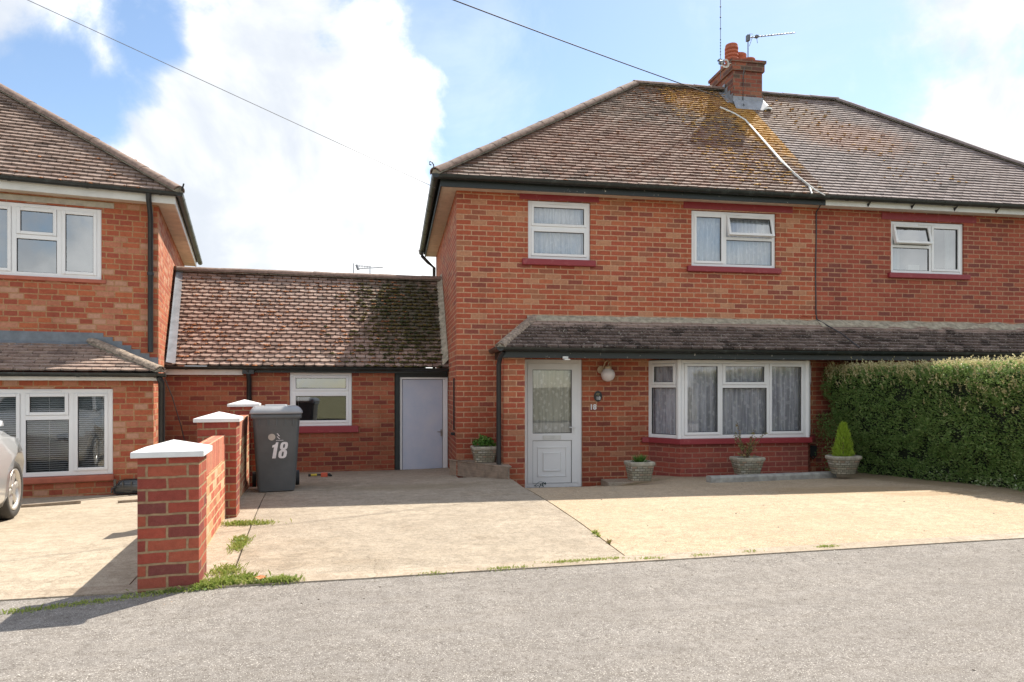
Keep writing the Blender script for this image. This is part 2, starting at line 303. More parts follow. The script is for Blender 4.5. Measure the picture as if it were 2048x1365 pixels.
def ground_mat(name, a, b, c3, speck, stain=(.5, .45, .4), sscale=0.8, samt=0.4, fine=95, moss=None, cracks=.35):
    m, t, p = new_mat(name); oc = objc(t)
    big = t.noise(oc, 0.7, 5, 0.6); mid = t.noise(oc, 6, 6, 0.7); fn = t.noise(oc, fine, 3, 0.7); f2 = t.noise(oc, fine * 2.3, 2, 0.6)
    mp = t.new('ShaderNodeMapping'); mp.inputs['Scale'].default_value = (0.5, 2.2, 1); t.link(oc, mp.inputs[0]); strk = t.noise(mp.outputs[0], 7, 6, 0.7)
    c = t.mix(t.maprange(big, 0.35, 0.65), a, b)
    c = t.mix(t.maprange(mid, 0.35, 0.65, 0, 0.8), c, c3); md2 = t.noise(oc, 24, 5, 0.75); c = t.mix(t.maprange(md2, 0.42, 0.62, 0, 0.45), c, t.mix(1, c, (.66, .63, .6), 'MULTIPLY'))
    c = t.mix(t.maprange(strk, 0.35, 0.75, 0, 0.4), c, t.mix(1, c, (.72, .68, .62), 'MULTIPLY'))
    c = t.mix(t.maprange(fn, 0.30, 0.5, speck, 0.0), c, t.mix(1, c, (.42, .38, .36), 'MULTIPLY'))
    c = t.mix(t.maprange(f2, 0.56, 0.72, 0.0, speck), c, t.mix(0.7, c, (.85, .80, .72)))
    st = t.noise(oc, sscale, 6, 0.65, 0.6)
    c = t.mix(t.maprange(st, 0.52, 0.72, 0, samt), c, t.mix(1, c, stain, 'MULTIPLY'))
    if cracks:
        cn = t.new('ShaderNodeTexNoise'); cn.inputs['Scale'].default_value = 3; cn.inputs['Detail'].default_value = 6; t.link(oc, cn.inputs['Vector'])
        ca = t.new('ShaderNodeVectorMath', operation='MULTIPLY_ADD'); t.link(cn.outputs['Color'], ca.inputs[0]); ca.inputs[1].default_value = (.5, .5, 0); t.link(oc, ca.inputs[2])
        vo = t.new('ShaderNodeTexVoronoi'); vo.feature = 'DISTANCE_TO_EDGE'; vo.inputs['Scale'].default_value = .38; t.link(ca.outputs[0], vo.inputs['Vector'])
        cf = t.math('MULTIPLY', t.maprange(vo.outputs['Distance'], .0012, .004, 1, 0), t.maprange(t.noise(oc, 1.3, 3, .5), .48, .62, 0, cracks))
        c = t.mix(cf, c, t.mix(1, c, (.35, .32, .28), 'MULTIPLY'))
    if moss:
        for (x, y, rx, ry, amt, mcol) in moss:
            mq = t.new('ShaderNodeMapping'); mq.inputs['Location'].default_value = (-x / rx, -y / ry, 0); mq.inputs['Scale'].default_value = (1 / rx, 1 / ry, 0); t.link(oc, mq.inputs[0])
            ln = t.new('ShaderNodeVectorMath', operation='LENGTH'); t.link(mq.outputs[0], ln.inputs[0])
            k = t.math('ADD', ln.outputs['Value'], t.math('MULTIPLY', t.math('SUBTRACT', t.noise(oc, 5, 6, 0.7), 0.5), 1.6))
            c = t.mix(t.maprange(k, 0.4, 1.1, amt, 0), c, mcol)
    t.link(c, p.inputs['Base Color']); setp(p, rough=0.92, spec=0.2)
    h = t.math('ADD', t.math('MULTIPLY', fn, 0.6), t.math('MULTIPLY', mid, 0.8)); bump(t, p, h, 0.6, 0.008)
    return m
ASPH = ground_mat('asphalt', (.225, .207, .188), (.26, .24, .218), (.20, .184, .168), 0.8, samt=0.35, sscale=.5, stain=(.78, .77, .75), fine=70, cracks=.25)
DRIVE_L = ground_mat('concrete_drive', (.36, .305, .235), (.43, .365, .28), (.30, .255, .195), 0.75, sscale=1.3, samt=0.45, stain=(.62, .56, .48), moss=[(-1.1, 9.6, .9, .6, .5, (.16, .13, .08)), (0.2, 9.0, 1.5, .5, .45, (.19, .15, .09))])
DRIVE_R = ground_mat('gravel_drive', (.46, .355, .235), (.51, .40, .275), (.41, .325, .225), 0.8, sscale=0.6, samt=0.2, stain=(.7, .62, .5), fine=75,
                     moss=[(2.9, 9.7, 1.3, .28, .8, (.16, .14, .06)), (5.5, 7.6, 1.3, .5, .45, (.30, .21, .10)), (6.3, 7.0, 0.9, .25, .5, (.26, .18, .10)), (7.2, 8.6, .5, 3.2, .6, (.20, .15, .08))])
STRIP = ground_mat('path_concrete', (.40, .335, .255), (.46, .385, .30), (.34, .28, .21), 0.6, samt=0.3, stain=(.7, .6, .5))
NDRIVE = ground_mat('neighbour_concrete', (.42, .36, .275), (.48, .41, .315), (.36, .305, .23), 0.6, sscale=1.0, samt=0.25, stain=(.75, .68, .58))
EARTH = ground_mat('grass_ground', (.085, .095, .035), (.12, .12, .05), (.13, .10, .05), 0.4)

# ------------------------------------------------------------------ mesh helpers
class MB:
    def __init__(s): s.v = []; s.f = []; s.m = []; s.s = []; s.uvs = {}
    def add(s, vs, fs, mi=0, smooth=False, uv=None):
        o = len(s.v); s.v += [tuple(v) for v in vs]
        for k, f in enumerate(fs):
            if uv: s.uvs[len(s.f)] = uv[k]
            s.f.append([i + o for i in f]); s.m.append(mi); s.s.append(smooth)
    def box(s, x0, x1, y0, y1, z0, z1, mi=0, tf=None):
        p = [(x, y, z) for z in (z0, z1) for y in (y0, y1) for x in (x0, x1)]
        if tf: p = [tf(Vector(q)) for q in p]
        s.add(p, [(0, 2, 3, 1), (4, 5, 7, 6), (0, 1, 5, 4), (2, 6, 7, 3), (0, 4, 6, 2), (1, 3, 7, 5)], mi)
    def tube(s, pts, r, n=8, mi=0, smooth=True, cap=True):
        pts = [Vector(p) for p in pts]; rs = r if isinstance(r, (list, tuple)) else [r] * len(pts)
        rings = []
        for i, p in enumerate(pts):
            d = (pts[min(i + 1, len(pts) - 1)] - pts[max(i - 1, 0)]).normalized()
            a = d.cross(Vector((0, 0, 1)))
            if a.length < 0.05: a = d.cross(Vector((0, 1, 0)))
            a.normalize(); b = d.cross(a)
            rings.append([p + rs[i] * (math.cos(2 * math.pi * k / n) * a + math.sin(2 * math.pi * k / n) * b) for k in range(n)])
        vs = [q for rg in rings for q in rg]; fs = []
        for i in range(len(pts) - 1):
            for k in range(n):
                fs.append((i * n + k, i * n + (k + 1) % n, (i + 1) * n + (k + 1) % n, (i + 1) * n + k))
        s.add(vs, fs, mi, smooth)
        if cap: s.add(rings[0], [tuple(range(n))[::-1]], mi); s.add(rings[-1], [tuple(range(n))], mi)
    def lathe(s, prof, cx, cy, n=20, mi=0, sx=1, sy=1):
        vs = []; fs = []
        for (r, z) in prof:
            for k in range(n):
                a = 2 * math.pi * k / n; vs.append((cx + r * sx * math.cos(a), cy + r * sy * math.sin(a), z))
        for i in range(len(prof) - 1):
            for k in range(n): fs.append((i * n + k, i * n + (k + 1) % n, (i + 1) * n + (k + 1) % n, (i + 1) * n + k))
        s.add(vs, fs, mi, True)
    def blob(s, c, r, mi=0, sq=0.6, rnd=0.3):
        n = 5; vs = [(c[0], c[1], c[2] + r * sq)]
        for j, (zz, rr) in enumerate(((0.5, 0.85), (-0.25, 1.0))):
            for k in range(n):
                a = 2 * math.pi * (k + 0.5 * j) / n; q = r * rr * random.uniform(1 - rnd, 1 + rnd)
                vs.append((c[0] + q * math.cos(a), c[1] + q * math.sin(a), c[2] + zz * r * sq))
        fs = [(0, 1 + k, 1 + (k + 1) % n) for k in range(n)]
        for k in range(n): fs += [(1 + k, 6 + k, 1 + (k + 1) % n), (1 + (k + 1) % n, 6 + k, 6 + (k + 1) % n)]
        s.add(vs, fs, mi, True)
    def build(s, name, mats, parent=None, bevel=0, tf=None, seg=2, uv=True):
        me = bpy.data.meshes.new(name)
        vs = [tuple(tf(Vector(v))) for v in s.v] if tf else s.v
        me.from_pydata(vs, [], s.f)
        if not isinstance(mats, (list, tuple)): mats = [mats]
        for m in mats: me.materials.append(m)
        me.polygons.foreach_set('material_index', s.m); me.polygons.foreach_set('use_smooth', s.s)
        if uv:
            ul = me.uv_layers.new(name='UVMap'); buf = [0.0] * (2 * len(me.loops))
            for pi, pl in enumerate(me.polygons):
                if pi in s.uvs:
                    for k, li in enumerate(pl.loop_indices): buf[2 * li], buf[2 * li + 1] = s.uvs[pi][k]
                    continue
                nn = pl.normal
                if abs(nn.z) > 0.8:
                    for li in pl.loop_indices:
                        c = vs[me.loops[li].vertex_index]; buf[2 * li], buf[2 * li + 1] = c[0], c[1]
                else:
                    tx, ty = -nn.y, nn.x; l = math.hypot(tx, ty) or 1
                    if abs(tx) > abs(ty):
                        if tx < 0: tx, ty = -tx, -ty
                    elif ty < 0: tx, ty = -tx, -ty
                    for li in pl.loop_indices:
                        c = vs[me.loops[li].vertex_index]; buf[2 * li], buf[2 * li + 1] = (c[0] * tx + c[1] * ty) / l, c[2]
            ul.data.foreach_set('uv', buf)
        me.update(); o = bpy.data.objects.new(name, me); col.objects.link(o)
        if parent: o.parent = parent
        if bevel:
            b = o.modifiers.new('Bevel', 'BEVEL'); b.width = bevel; b.segments = seg; b.limit_method = 'ANGLE'; b.angle_limit = R(40)
        return o
def tag(o, label=None, cat=None, group=None, kind=None):
    if label: o['label'] = label
    if cat: o['category'] = cat
    if group: o['group'] = group
    if kind: o['kind'] = kind
    return o
def empty(name, loc, rz=0, **kw):
    o = bpy.data.objects.new(name, None); col.objects.link(o); o.location = loc; o.rotation_euler = (0, 0, rz); o.empty_display_size = 0.2
    return tag(o, **kw)
class Fr:
    """local frame of a building: origin on the ground plan, angle of its facade"""
    def __init__(s, ox, oy, ang): s.o = Vector((ox, oy, 0)); s.a = ang; s.U = Vector((math.cos(ang), math.sin(ang), 0)); s.N = Vector((-math.sin(ang), math.cos(ang), 0))
    def at(s, px, py, v=0.0):               # pixel -> (u, z) on the upright plane v = const
        d = dirpx(px, py); o = Vector((0, 0, CZ)) - s.o
        t = (v - o.dot(s.N)) / d.dot(s.N); q = o + d * t; return q.dot(s.U), q.z
    def u(s, px, v=0.0): return s.at(px, HY, v)[0]
    def side(s, px, py, u=0.0):             # pixel -> (v, z) on the upright plane u = const
        d = dirpx(px, py); o = Vector((0, 0, CZ)) - s.o
        t = (u - o.dot(s.U)) / d.dot(s.U); q = o + d * t; return q.dot(s.N), q.z
    def w(s, u, v, z): return s.o + s.U * u + s.N * v + Vector((0, 0, z))

def sstep(a, b, x):
    t = max(0, min(1, (x - a) / (b - a))); return t * t * (3 - 2 * t)
PRO = [(-30, .2), (0, .33), (4.3, .355), (6, .36), (7, .345), (8, .315), (9, .27), (10, .215), (11, .165), (12.2, .12), (14, .1), (80, .0)]
def P(y):
    for (a, za), (b, zb) in zip(PRO, PRO[1:]):
        if y <= b: return za + (zb - za) * (y - a) / (b - a)
    return 0
def G(x, y, right=None):
    z = P(y)
    if x < -1.9: z -= 0.09 * sstep(-1.9, -2.5, x) * sstep(5.0, 7.5, y)
    if right is None: right = x > 1.1
    if right and x > 0.5:
        z -= 0.04 * sstep(6.5, 9, y) * sstep(3, 5, x)
        z -= 0.185 * sstep(8.3, 10.2, y) * sstep(4.2, 3.0, x)
    elif not right:
        z += 0.03 * sstep(8.5, 9.4, y) * sstep(0.2, 1.4, x)
    return z
def gpx(px, py, dz=0.0):
    d = dirpx(px, py); F = 8.0
    for _ in range(60):
        x, y = d.x * F, d.y * F; F = 0.5 * F + 0.5 * (CZ - G(x, y) - dz) / (-d.z)
    return d.x * F, d.y * F

def panel_holes(mb, u0, u1, z0, z1, v, holes, depth=0.09, mi=0, tf=None, steps=None):
    us = sorted({u0, u1} | {h[0] for h in holes} | {h[1] for h in holes}); zs = sorted({z0, z1} | {h[2] for h in holes} | {h[3] for h in holes})
    us = [x for x in us if u0 <= x <= u1]; zs = [x for x in zs if z0 <= x <= z1]
    T = tf or (lambda q: q)
    for a, b in zip(us, us[1:]):
        for c, d in zip(zs, zs[1:]):
            mu, mz = (a + b) / 2, (c + d) / 2
            if any(h[0] < mu < h[1] and h[2] < mz < h[3] for h in holes): continue
            mb.add([T(Vector(q)) for q in ((a, v, c), (b, v, c), (b, v, d), (a, v, d))], [(0, 1, 2, 3)], mi)
    for (a, b, c, d) in holes:
        for q in (((a, v, c), (a, v, d), (a, v + depth, d), (a, v + depth, c)), ((b, v, c), (b, v + depth, c), (b, v + depth, d), (b, v, d)),
                  ((a, v, d), (b, v, d), (b, v + depth, d), (a, v + depth, d)), ((a, v, c), (a, v + depth, c), (b, v + depth, c), (b, v, c))):
            mb.add([T(Vector(x)) for x in q], [(0, 1, 2, 3)], mi)

def clip(poly, a, b, c):                    # keep a*u + b*s <= c
    out = []
    for i in range(len(poly)):
        p, q = poly[i], poly[(i + 1) % len(poly)]; dp, dq = a * p[0] + b * p[1] - c, a * q[0] + b * q[1] - c
        if dp <= 0: out.append(p)
        if (dp < 0 < dq) or (dq < 0 < dp):
            k = dp / (dp - dq); out.append((p[0] + (q[0] - p[0]) * k, p[1] + (q[1] - p[1]) * k))
    return out
def tile_roof(name, O, U, S, poly, mat, parent, gauge=0.1, wid=0.165, th=0.02, rnd=0.004, gap=0.007, camber=0.006):
    """plain tiles laid one by one on a sloping plane; poly is convex, counter-clockwise in (u, s)"""
    O, U, S = Vector(O), Vector(U).normalized(), Vector(S).normalized(); N = U.cross(S).normalized()
    if N.z < 0: N = -N
    edges = []
    for i in range(len(poly)):
        p, q = poly[i], poly[(i + 1) % len(poly)]; a, b = (q[1] - p[1]), -(q[0] - p[0]); edges.append((a, b, a * p[0] + b * p[1]))
    u0 = min(p[0] for p in poly); u1 = max(p[0] for p in poly); s1 = max(p[1] for p in poly); s0 = min(p[1] for p in poly)
    mb = MB(); rows = int(math.ceil((s1 - s0) / gauge))
    for r in range(rows):
        sa = s0 + r * gauge; sb = sa + gauge; off = (r % 2) * wid / 2 + random.uniform(-.006, .006)
        k = int((u0) / wid) - 2
        wave = 0.0
        while k * wid + off < u1:
            a = k * wid + off + gap / 2; b = a + wid - gap; k += 1
            if b < u0: continue
            j1, j2, js = random.uniform(-rnd, rnd), random.uniform(-rnd, rnd), random.uniform(-.003, .003)
            pl = [(a, sa + js + camber), (a + wid * .25, sa + js), (b - wid * .25, sa + js), (b, sa + js + camber), (b, sb + .004), (a, sb + .004)]
            for e in edges:
                pl = clip(pl, *e)
                if len(pl) < 3: break
            if len(pl) < 3: continue
            top = []; bot = []
            for (u, s) in pl:
                tt = (s - sa) / gauge; h = 0.003 + th * (1 - tt) + (j1 * (b - u) + j2 * (u - a)) / (b - a) * (1 - tt)
                top.append(O + U * u + S * s + N * h); bot.append(O + U * u + S * s - N * 0.004)
            n = len(pl); mb.add(top + bot, [tuple(range(n))] + [(i, i + n, (i + 1) % n + n, (i + 1) % n) for i in range(n)])
    # felt below
    mb.add([O + U * p[0] + S * p[1] - N * 0.006 for p in poly], [tuple(range(len(poly)))], 1)
    return mb.build(name, [mat, UNDER], parent)
def ridge_line(name, a, b, mat, parent, r=0.12, seg=0.33, squash=0.75, down=0.04):
    a, b = Vector(a), Vector(b); d = (b - a); L = d.length; d.normalize(); side = d.cross(Vector((0, 0, 1))).normalized(); up = side.cross(d).normalized()
    n = max(1, round(L / seg)); mb = MB(); st = L / n
    for i in range(n):
        p = a + d * (st * i + 0.003); q = a + d * (st * (i + 1) + 0.012); K = 9; vs = []
        for e, (c, rr) in enumerate(((p, r * random.uniform(1.0, 1.035)), (q, r * random.uniform(.97, .995)))):
            jz = random.uniform(-.004, .004)
            for k in range(K):
                an = math.pi * k / (K - 1); vs.append(c + side * (rr * math.cos(an)) + up * (rr * squash * math.sin(an) - down + jz))
            for k in range(K):
                an = math.pi * k / (K - 1); rr2 = rr - .02; vs.append(c + side * (rr2 * math.cos(an)) + up * (rr2 * squash * math.sin(an) - down + jz))
        fs = [(k, k + 1, k + 1 + 2 * K, k + 2 * K) for k in range(K - 1)]
        mb.add(vs, fs, 0, True)
        mb.add(vs, [(k, k + K, k + K + 1, k + 1) for k in range(K - 1)] + [(k + 2 * K, k + 2 * K + 1, k + 3 * K + 1, k + 3 * K) for k in range(K - 1)])
    # bedding mortar
    mb.add([a + side * r * .93 - up * (down + .02), a + up * (r * squash - down - .012), a - side * r * .93 - up * (down + .02), b + side * r * .93 - up * (down + .02), b + up * (r * squash - down - .012), b - side * r * .93 - up * (down + .02)],
           [(0, 1, 2), (5, 4, 3), (0, 3, 4, 1), (1, 4, 5, 2)], 1)
    return mb.build(name, [mat, MORTAR], parent)
def gutter(name, a, b, mat, parent, r=0.058, n=9, brackets=0.9):
    """half-round gutter between two points"""
    a, b = Vector(a), Vector(b); d = (b - a).normalized(); side = d.cross(Vector((0, 0, 1))).normalized(); mb = MB(); vs = []
    for c in (a, b):
        for rr in (r, r - .006):
            for k in range(n):
                an = math.pi * k / (n - 1); vs.append(c + side * (rr * math.cos(an)) - Vector((0, 0, 1)) * (rr * math.sin(an)))
    fs = [(k, k + 1, k + 1 + 2 * n, k + 2 * n) for k in range(n - 1)] + [(k + n, k + 3 * n, k + 1 + 3 * n, k + 1 + n) for k in range(n - 1)]
    mb.add(vs, fs, 0, True)
    mb.add(vs, [(0, 2 * n, 3 * n, n), (n - 1, 2 * n - 1, 4 * n - 1, 3 * n - 1)])
    mb.add(vs, [tuple(range(n)), tuple(range(3 * n - 1, 2 * n - 1, -1))])
    L = (b - a).length; k = 0.35
    while k < L:
        c = a + d * k
        rg = []
        for cc in (c - d * .015, c + d * .015):
            for j in range(n):
                an = math.pi * j / (n - 1); rg.append(cc + side * ((r + .006) * math.cos(an)) - Vector((0, 0, 1)) * ((r + .006) * math.sin(an)))
        mb.add(rg, [(j, j + 1, j + 1 + n, j + n) for j in range(n - 1)], 0, True)
        k += brackets
    return mb.build(name, mat, parent)
def moss_on(name, O, U, S, pts, mat, parent, rmin=.015, rmax=.04, sq=.6):
    O, U, S = Vector(O), Vector(U).normalized(), Vector(S).normalized(); N = U.cross(S); N = N if N.z > 0 else -N
    mb = MB()
    for (u, s) in pts:
        g = 0.1; s = math.floor(s / g) * g + random.uniform(-.012, .012)
        c = O + U * u + S * s + N * 0.018
        for _ in range(random.choice((1, 1, 2, 3))):
            mb.blob(c + U * random.uniform(-.03, .03), random.uniform(rmin, rmax), 0, sq)
    return tag(mb.build(name, mat, parent, uv=False), kind='stuff')

def bars(mb, u0, u1, z0, z1, wd, v0, v1, T, mi=0):      # rectangular ring of profile wd
    mb.box(u0, u0 + wd, v0, v1, z0, z1, mi, T); mb.box(u1 - wd, u1, v0, v1, z0, z1, mi, T)
    mb.box(u0 + wd, u1 - wd, v0 + .0015, v1, z0, z0 + wd, mi, T); mb.box(u0 + wd, u1 - wd, v0 + .0015, v1, z1 - wd, z1, mi, T)
def curtain(T, u0, u1, z0, z1, v, mat, parent, name='net_curtain', amp=0.018, step=0.075, gapc=None):
    mb = MB(); n = max(8, int((u1 - u0) / 0.012)); ph = random.uniform(0, 6); pts = []
    for i in range(n + 1):
        u = u0 + (u1 - u0) * i / n; w_ = noise.noise(Vector((u * 3, z0, ph))) * 3
        pts.append((u, v + amp * math.sin(2 * math.pi * u / step + ph + w_) + amp * .5 * math.sin(2 * math.pi * u / (step * 2.7) + w_)))
    for i in range(n):
        (a, va), (b, vb) = pts[i], pts[i + 1]
        mb.add([T(Vector(q)) for q in ((a, va, z0), (b, vb, z0), (b, vb * 1.0, z1), (a, va, z1))], [(0, 1, 2, 3)], 0, True, uv=[((a, z0), (b, z0), (b, z1), (a, z1))])
    return mb.build(name, mat, parent)
def window(parent, T, u0, u1, z0, z1, panes, set_in=0.03, fw=0.055, dp=0.07, gl=None, mulls=(), name='window', vent=True, bar=0.055):
    """panes: dicts with r=(u0,u1,z0,z1) of the opening cell, sash=bool, open=deg. Returns the frame object."""
    gl = gl or GLASS; mb = MB(); v0, v1 = set_in, set_in + dp
    bars(mb, u0, u1, z0, z1, fw, v0, v1, T)
    for (a, b, c, d) in mulls: mb.box(a, b, v0 + .001, v1, c, d, 0, T)
    if vent: um = (u0 + u1) / 2; mb.box(um - .16, um + .16, v0 - .012, v0 + .001, z1 - .043, z1 - .022, 0, T)
    win = mb.build(name, WHITE, parent, bevel=0.004)
    for pn in panes:
        a, b, c, d = pn['r']; ang = pn.get('open', 0)
        if ang:
            hz = d; ca, sa = math.cos(R(ang)), math.sin(R(ang))
            def TT(q, hz=hz, ca=ca, sa=sa):
                dz = q.z - hz; dv_ = q.y - v0
                return T(Vector((q.x, v0 + dv_ * ca + dz * sa, hz + dz * ca + dv_ * sa * -1)))
        else: TT = T
        sw = 0.042 if pn.get('sash', True) else 0.0
        if sw:
            sm = MB(); bars(sm, a + .002, b - .002, c + .002, d - .002, sw, v0 - .014, v1 - .02, TT); sm.build('sash', WHITE, win, bevel=0.005)
        a2, b2, c2, d2 = a + sw, b - sw, c + sw, d - sw
        gk = MB(); bars(gk, a2 - .001, b2 + .001, c2 - .001, d2 + .001, 0.009, v0 + .008, v0 + .03, TT); gk.build('gasket', GASKET, win)
        gm = MB(); gv = v0 + .02
        gm.add([TT(Vector(q)) for q in ((a2, gv, c2), (b2, gv, c2), (b2, gv, d2), (a2, gv, d2))], [(0, 1, 2, 3)])
        gm.build('pane', pn.get('gl', gl), win)
    return win
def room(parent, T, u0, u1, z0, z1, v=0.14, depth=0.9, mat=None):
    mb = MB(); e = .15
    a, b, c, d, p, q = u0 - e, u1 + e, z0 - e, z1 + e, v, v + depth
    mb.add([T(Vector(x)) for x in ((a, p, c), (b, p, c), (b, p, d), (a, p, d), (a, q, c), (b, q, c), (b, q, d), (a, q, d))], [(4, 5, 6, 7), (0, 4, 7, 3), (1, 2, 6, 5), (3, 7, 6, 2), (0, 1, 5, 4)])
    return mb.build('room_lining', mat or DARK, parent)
def sill(parent, T, u0, u1, z0, z1, out, mat, back=0.03):
    mb = MB(); mb.box(u0, u1, -out, back, z0, z1, 0, T); return mb.build('sill', mat, parent, bevel=0.012, seg=3)
def text_mesh(txt, size, mat, name, parent, M, shear=0, bold=0.0, xs=1.0, ext=0.001):
    cu = bpy.data.curves.new(name, 'FONT'); cu.body = txt; cu.size = size; cu.shear = shear; cu.offset = bold; cu.extrude = ext; cu.align_x = 'CENTER'; cu.align_y = 'CENTER'
    tmp = bpy.data.objects.new(name + '_tmp', cu); col.objects.link(tmp)
    dg = bpy.context.evaluated_depsgraph_get(); me = bpy.data.meshes.new_from_object(tmp.evaluated_get(dg)); bpy.data.objects.remove(tmp)
    me.name = name; me.materials.clear(); me.materials.append(mat)
    me.transform(Matrix.Diagonal((xs, 1, 1, 1))); me.transform(Matrix.Rotation(R(90), 4, 'X')); me.transform(M)
    o = bpy.data.objects.new(name, me); col.objects.link(o); o.parent = parent; return o
ID = lambda q: q

# ================================================================== GROUND
def gridmesh(name, c00, c10, c11, c01, nu, nv, mat, off, right=None, skirt=0.0, **kw):
    mb = MB(); vs = []
    for j in range(nv + 1):
        for i in range(nu + 1):
            s, t = i / nu, j / nv
            x = (1 - s) * (1 - t) * c00[0] + s * (1 - t) * c10[0] + s * t * c11[0] + (1 - s) * t * c01[0]
            y = (1 - s) * (1 - t) * c00[1] + s * (1 - t) * c10[1] + s * t * c11[1] + (1 - s) * t * c01[1]
            vs.append((x, y, G(x, y, right) + off))
    W = nu + 1
    mb.add(vs, [(j * W + i, j * W + i + 1, (j + 1) * W + i + 1, (j + 1) * W + i) for j in range(nv) for i in range(nu)], 0, True)
    if skirt:
        ring = [i for i in range(W)] + [j * W + nu for j in range(1, nv + 1)] + [nv * W + i for i in range(nu - 1, -1, -1)] + [j * W for j in range(nv - 1, 0, -1)]
        rv = [vs[i] for i in ring]; n = len(rv)
        mb.add(rv + [(x, y, z - skirt) for x, y, z in rv], [(i, i + n, (i + 1) % n + n, (i + 1) % n) for i in range(n)])
    o = mb.build(name, mat); tag(o, kind='structure'); return o
def kerb_y(x): return 4.42 + (x + 1.3) * 0.052
mb = MB()
nx, ys = 40, [-400, -60, -12, -3, 0, 2, 4, 5, 6, 7, 8, 9, 10, 11, 12, 14, 20, 60, 400]
xs_ = [-400, -60, -20, -10, -6, -4, -3, -2.5, -2, -1, 0, 1, 1.5, 2, 3, 4, 5, 6, 8, 12, 20, 60, 400]
vs = [(x, y, (G(x, y) if abs(x) < 21 and -4 < y < 21 else P(max(-30, min(y, 60)))) - 0.10) for y in ys for x in xs_]; W = len(xs_)
mb.add(vs, [(j * W + i, j * W + i + 1, (j + 1) * W + i + 1, (j + 1) * W + i) for j in range(len(ys) - 1) for i in range(W - 1)])
tag(mb.build('ground', EARTH), kind='structure')
# road: gentle fall away from the kerb
mb = MB(); vs = []; xr = [-60, -30, -12, -8] + [-6 + 0.5 * i for i in range(33)] + [14, 20, 40, 60]
fr = [0, .15, .4, .8, 1.5, 2.5, 4, 7.5]
for x in xr:
    for q in fr:
        ky = kerb_y(x); z0 = G(x, ky, x > 1.1) - 0.003
        vs.append((x, ky - q - .004, z0 - 0.012 * q))
n = len(fr); mb.add(vs, [(i * n + k, i * n + k + 1, (i + 1) * n + k + 1, (i + 1) * n + k) for i in range(len(xr) - 1) for k in range(n - 1)], 0, True)
tag(mb.build('road', ASPH), kind='structure')
mb = MB(); mb.add([(-60, -30, .31), (60, -30, .31), (60, -3.0, .33), (-60, -3.0, .33)], [(0, 1, 2, 3)]); tag(mb.build('grass_verge', EARTH), kind='structure')
# slab joints measured on the ground
JA = (1.62, 10.02); JB = gpx(1250, 1113)
SA0 = gpx(455, 1172); SA1 = gpx(532, 985)
def lerp2(a, b, y): t = (y - a[1]) / (b[1] - a[1]); return a[0] + (b[0] - a[0]) * t
kA = (SA0[0] + .0, kerb_y(SA0[0])); kB = (JB[0], kerb_y(JB[0]))
topA = (lerp2(SA0, SA1, 12.0), 12.05)
# main drive: left slab, pale strip beside the garden wall, gravelled right slab, kerb band
gridmesh('driveway', (kA[0] + .004, kA[1] + .1), (kB[0] - .006, kB[1] + .02), (1.595, 10.05), (lerp2(SA0, SA1, 10.06) + .004, 10.06), 26, 30, DRIVE_L, .004, False, .12)
gridmesh('driveway', (lerp2(SA0, SA1, 10.06) + .012, 10.062), (0.904, 10.062), (0.904, 12.08), (lerp2(SA0, SA1, 12) + .012, 12.0), 12, 10, DRIVE_L, .004, False, .12)
gridmesh('path', (-1.62, kerb_y(-1.6) + .02), (kA[0] - .003, kA[1] + .02), (lerp2(SA0, SA1, 11.9) - .003, 11.93), (-2.55, 11.85), 8, 30, STRIP, .001, False, .12)
gridmesh('driveway', (kB[0] + .010, kB[1] + .02), (8.6, kerb_y(8.6) + .02), (8.6, 10.36), (JA[0], 10.36), 40, 34, DRIVE_R, .0, True, .12)
gridmesh('driveway', (-12, kerb_y(-12) + .02), (-1.63, kerb_y(-1.63) + .02), (-2.56, 12.0), (-12, 12.0), 40, 30, NDRIVE, .0, None, .12)
# concrete edging band along the road
mb = MB(); xs2 = [-14 + 0.6 * i for i in range(46)]
for a, b in zip(xs2, xs2[1:]):
    z = [G(x, kerb_y(x), x > 1.1) for x in (a, b)]; w_ = .16
    pts = [(a, kerb_y(a) + .012 * noise.noise(Vector((a * 2, 0, 0))), z[0] + .006), (b, kerb_y(b) + .012 * noise.noise(Vector((b * 2, 0, 0))), z[1] + .006), (b, kerb_y(b) + w_, z[1] + .007), (a, kerb_y(a) + w_, z[0] + .007)]
    mb.add(pts + [(x, y, zz - .1) for x, y, zz in pts], [(0, 1, 2, 3), (0, 4, 5, 1), (1, 5, 6, 2), (3, 2, 6, 7), (0, 3, 7, 4)])
tag(mb.build('kerb', STRIP), kind='structure')
# pale patch of slab right of the door
g0 = gpx(1232, 962)
mb = MB(); zz = .118; mb.box(3.2, 4.35, 10.0, 10.398, -.05, zz); tag(mb.build('door_side_slab', STRIP, bevel=.01), kind='structure')

# ================================================================== MAIN HOUSE 18
MX, MY = 0.907, 10.4; M = Fr(MX, MY, 0)
XP = 6.96 - MX                                    # party line in local u
EZ, RZ = 4.72, 7.65; EV = -0.33; RV = 2.66; EU = -0.34; AU = 4.74 - MX; WZ = 4.60; DV = 5.45
house = empty('semi_detached_house', (MX, MY, 0), label='red brick house with white door, globe lamp and mossy brown roof', cat='house')
u1, _ = M.at(1056, 460); u2, _ = M.at(1181, 460); z1 = M.at(1118, 403)[1]; z0 = M.at(1118, 524)[1]; W1 = (u1, u2, z0, z1)
u1, _ = M.at(1383, 480); u2, _ = M.at(1552, 480); z1 = M.at(1468, 424)[1]; z0 = M.at(1468, 539)[1]; W2 = (u1, u2, z0, z1)
DU0, DU1 = 1.955 - MX, 2.90 - MX; DZ0 = .02; DZ1 = M.at(1110, 719)[1]; DO = (DU0, DU1, -0.05, DZ1)
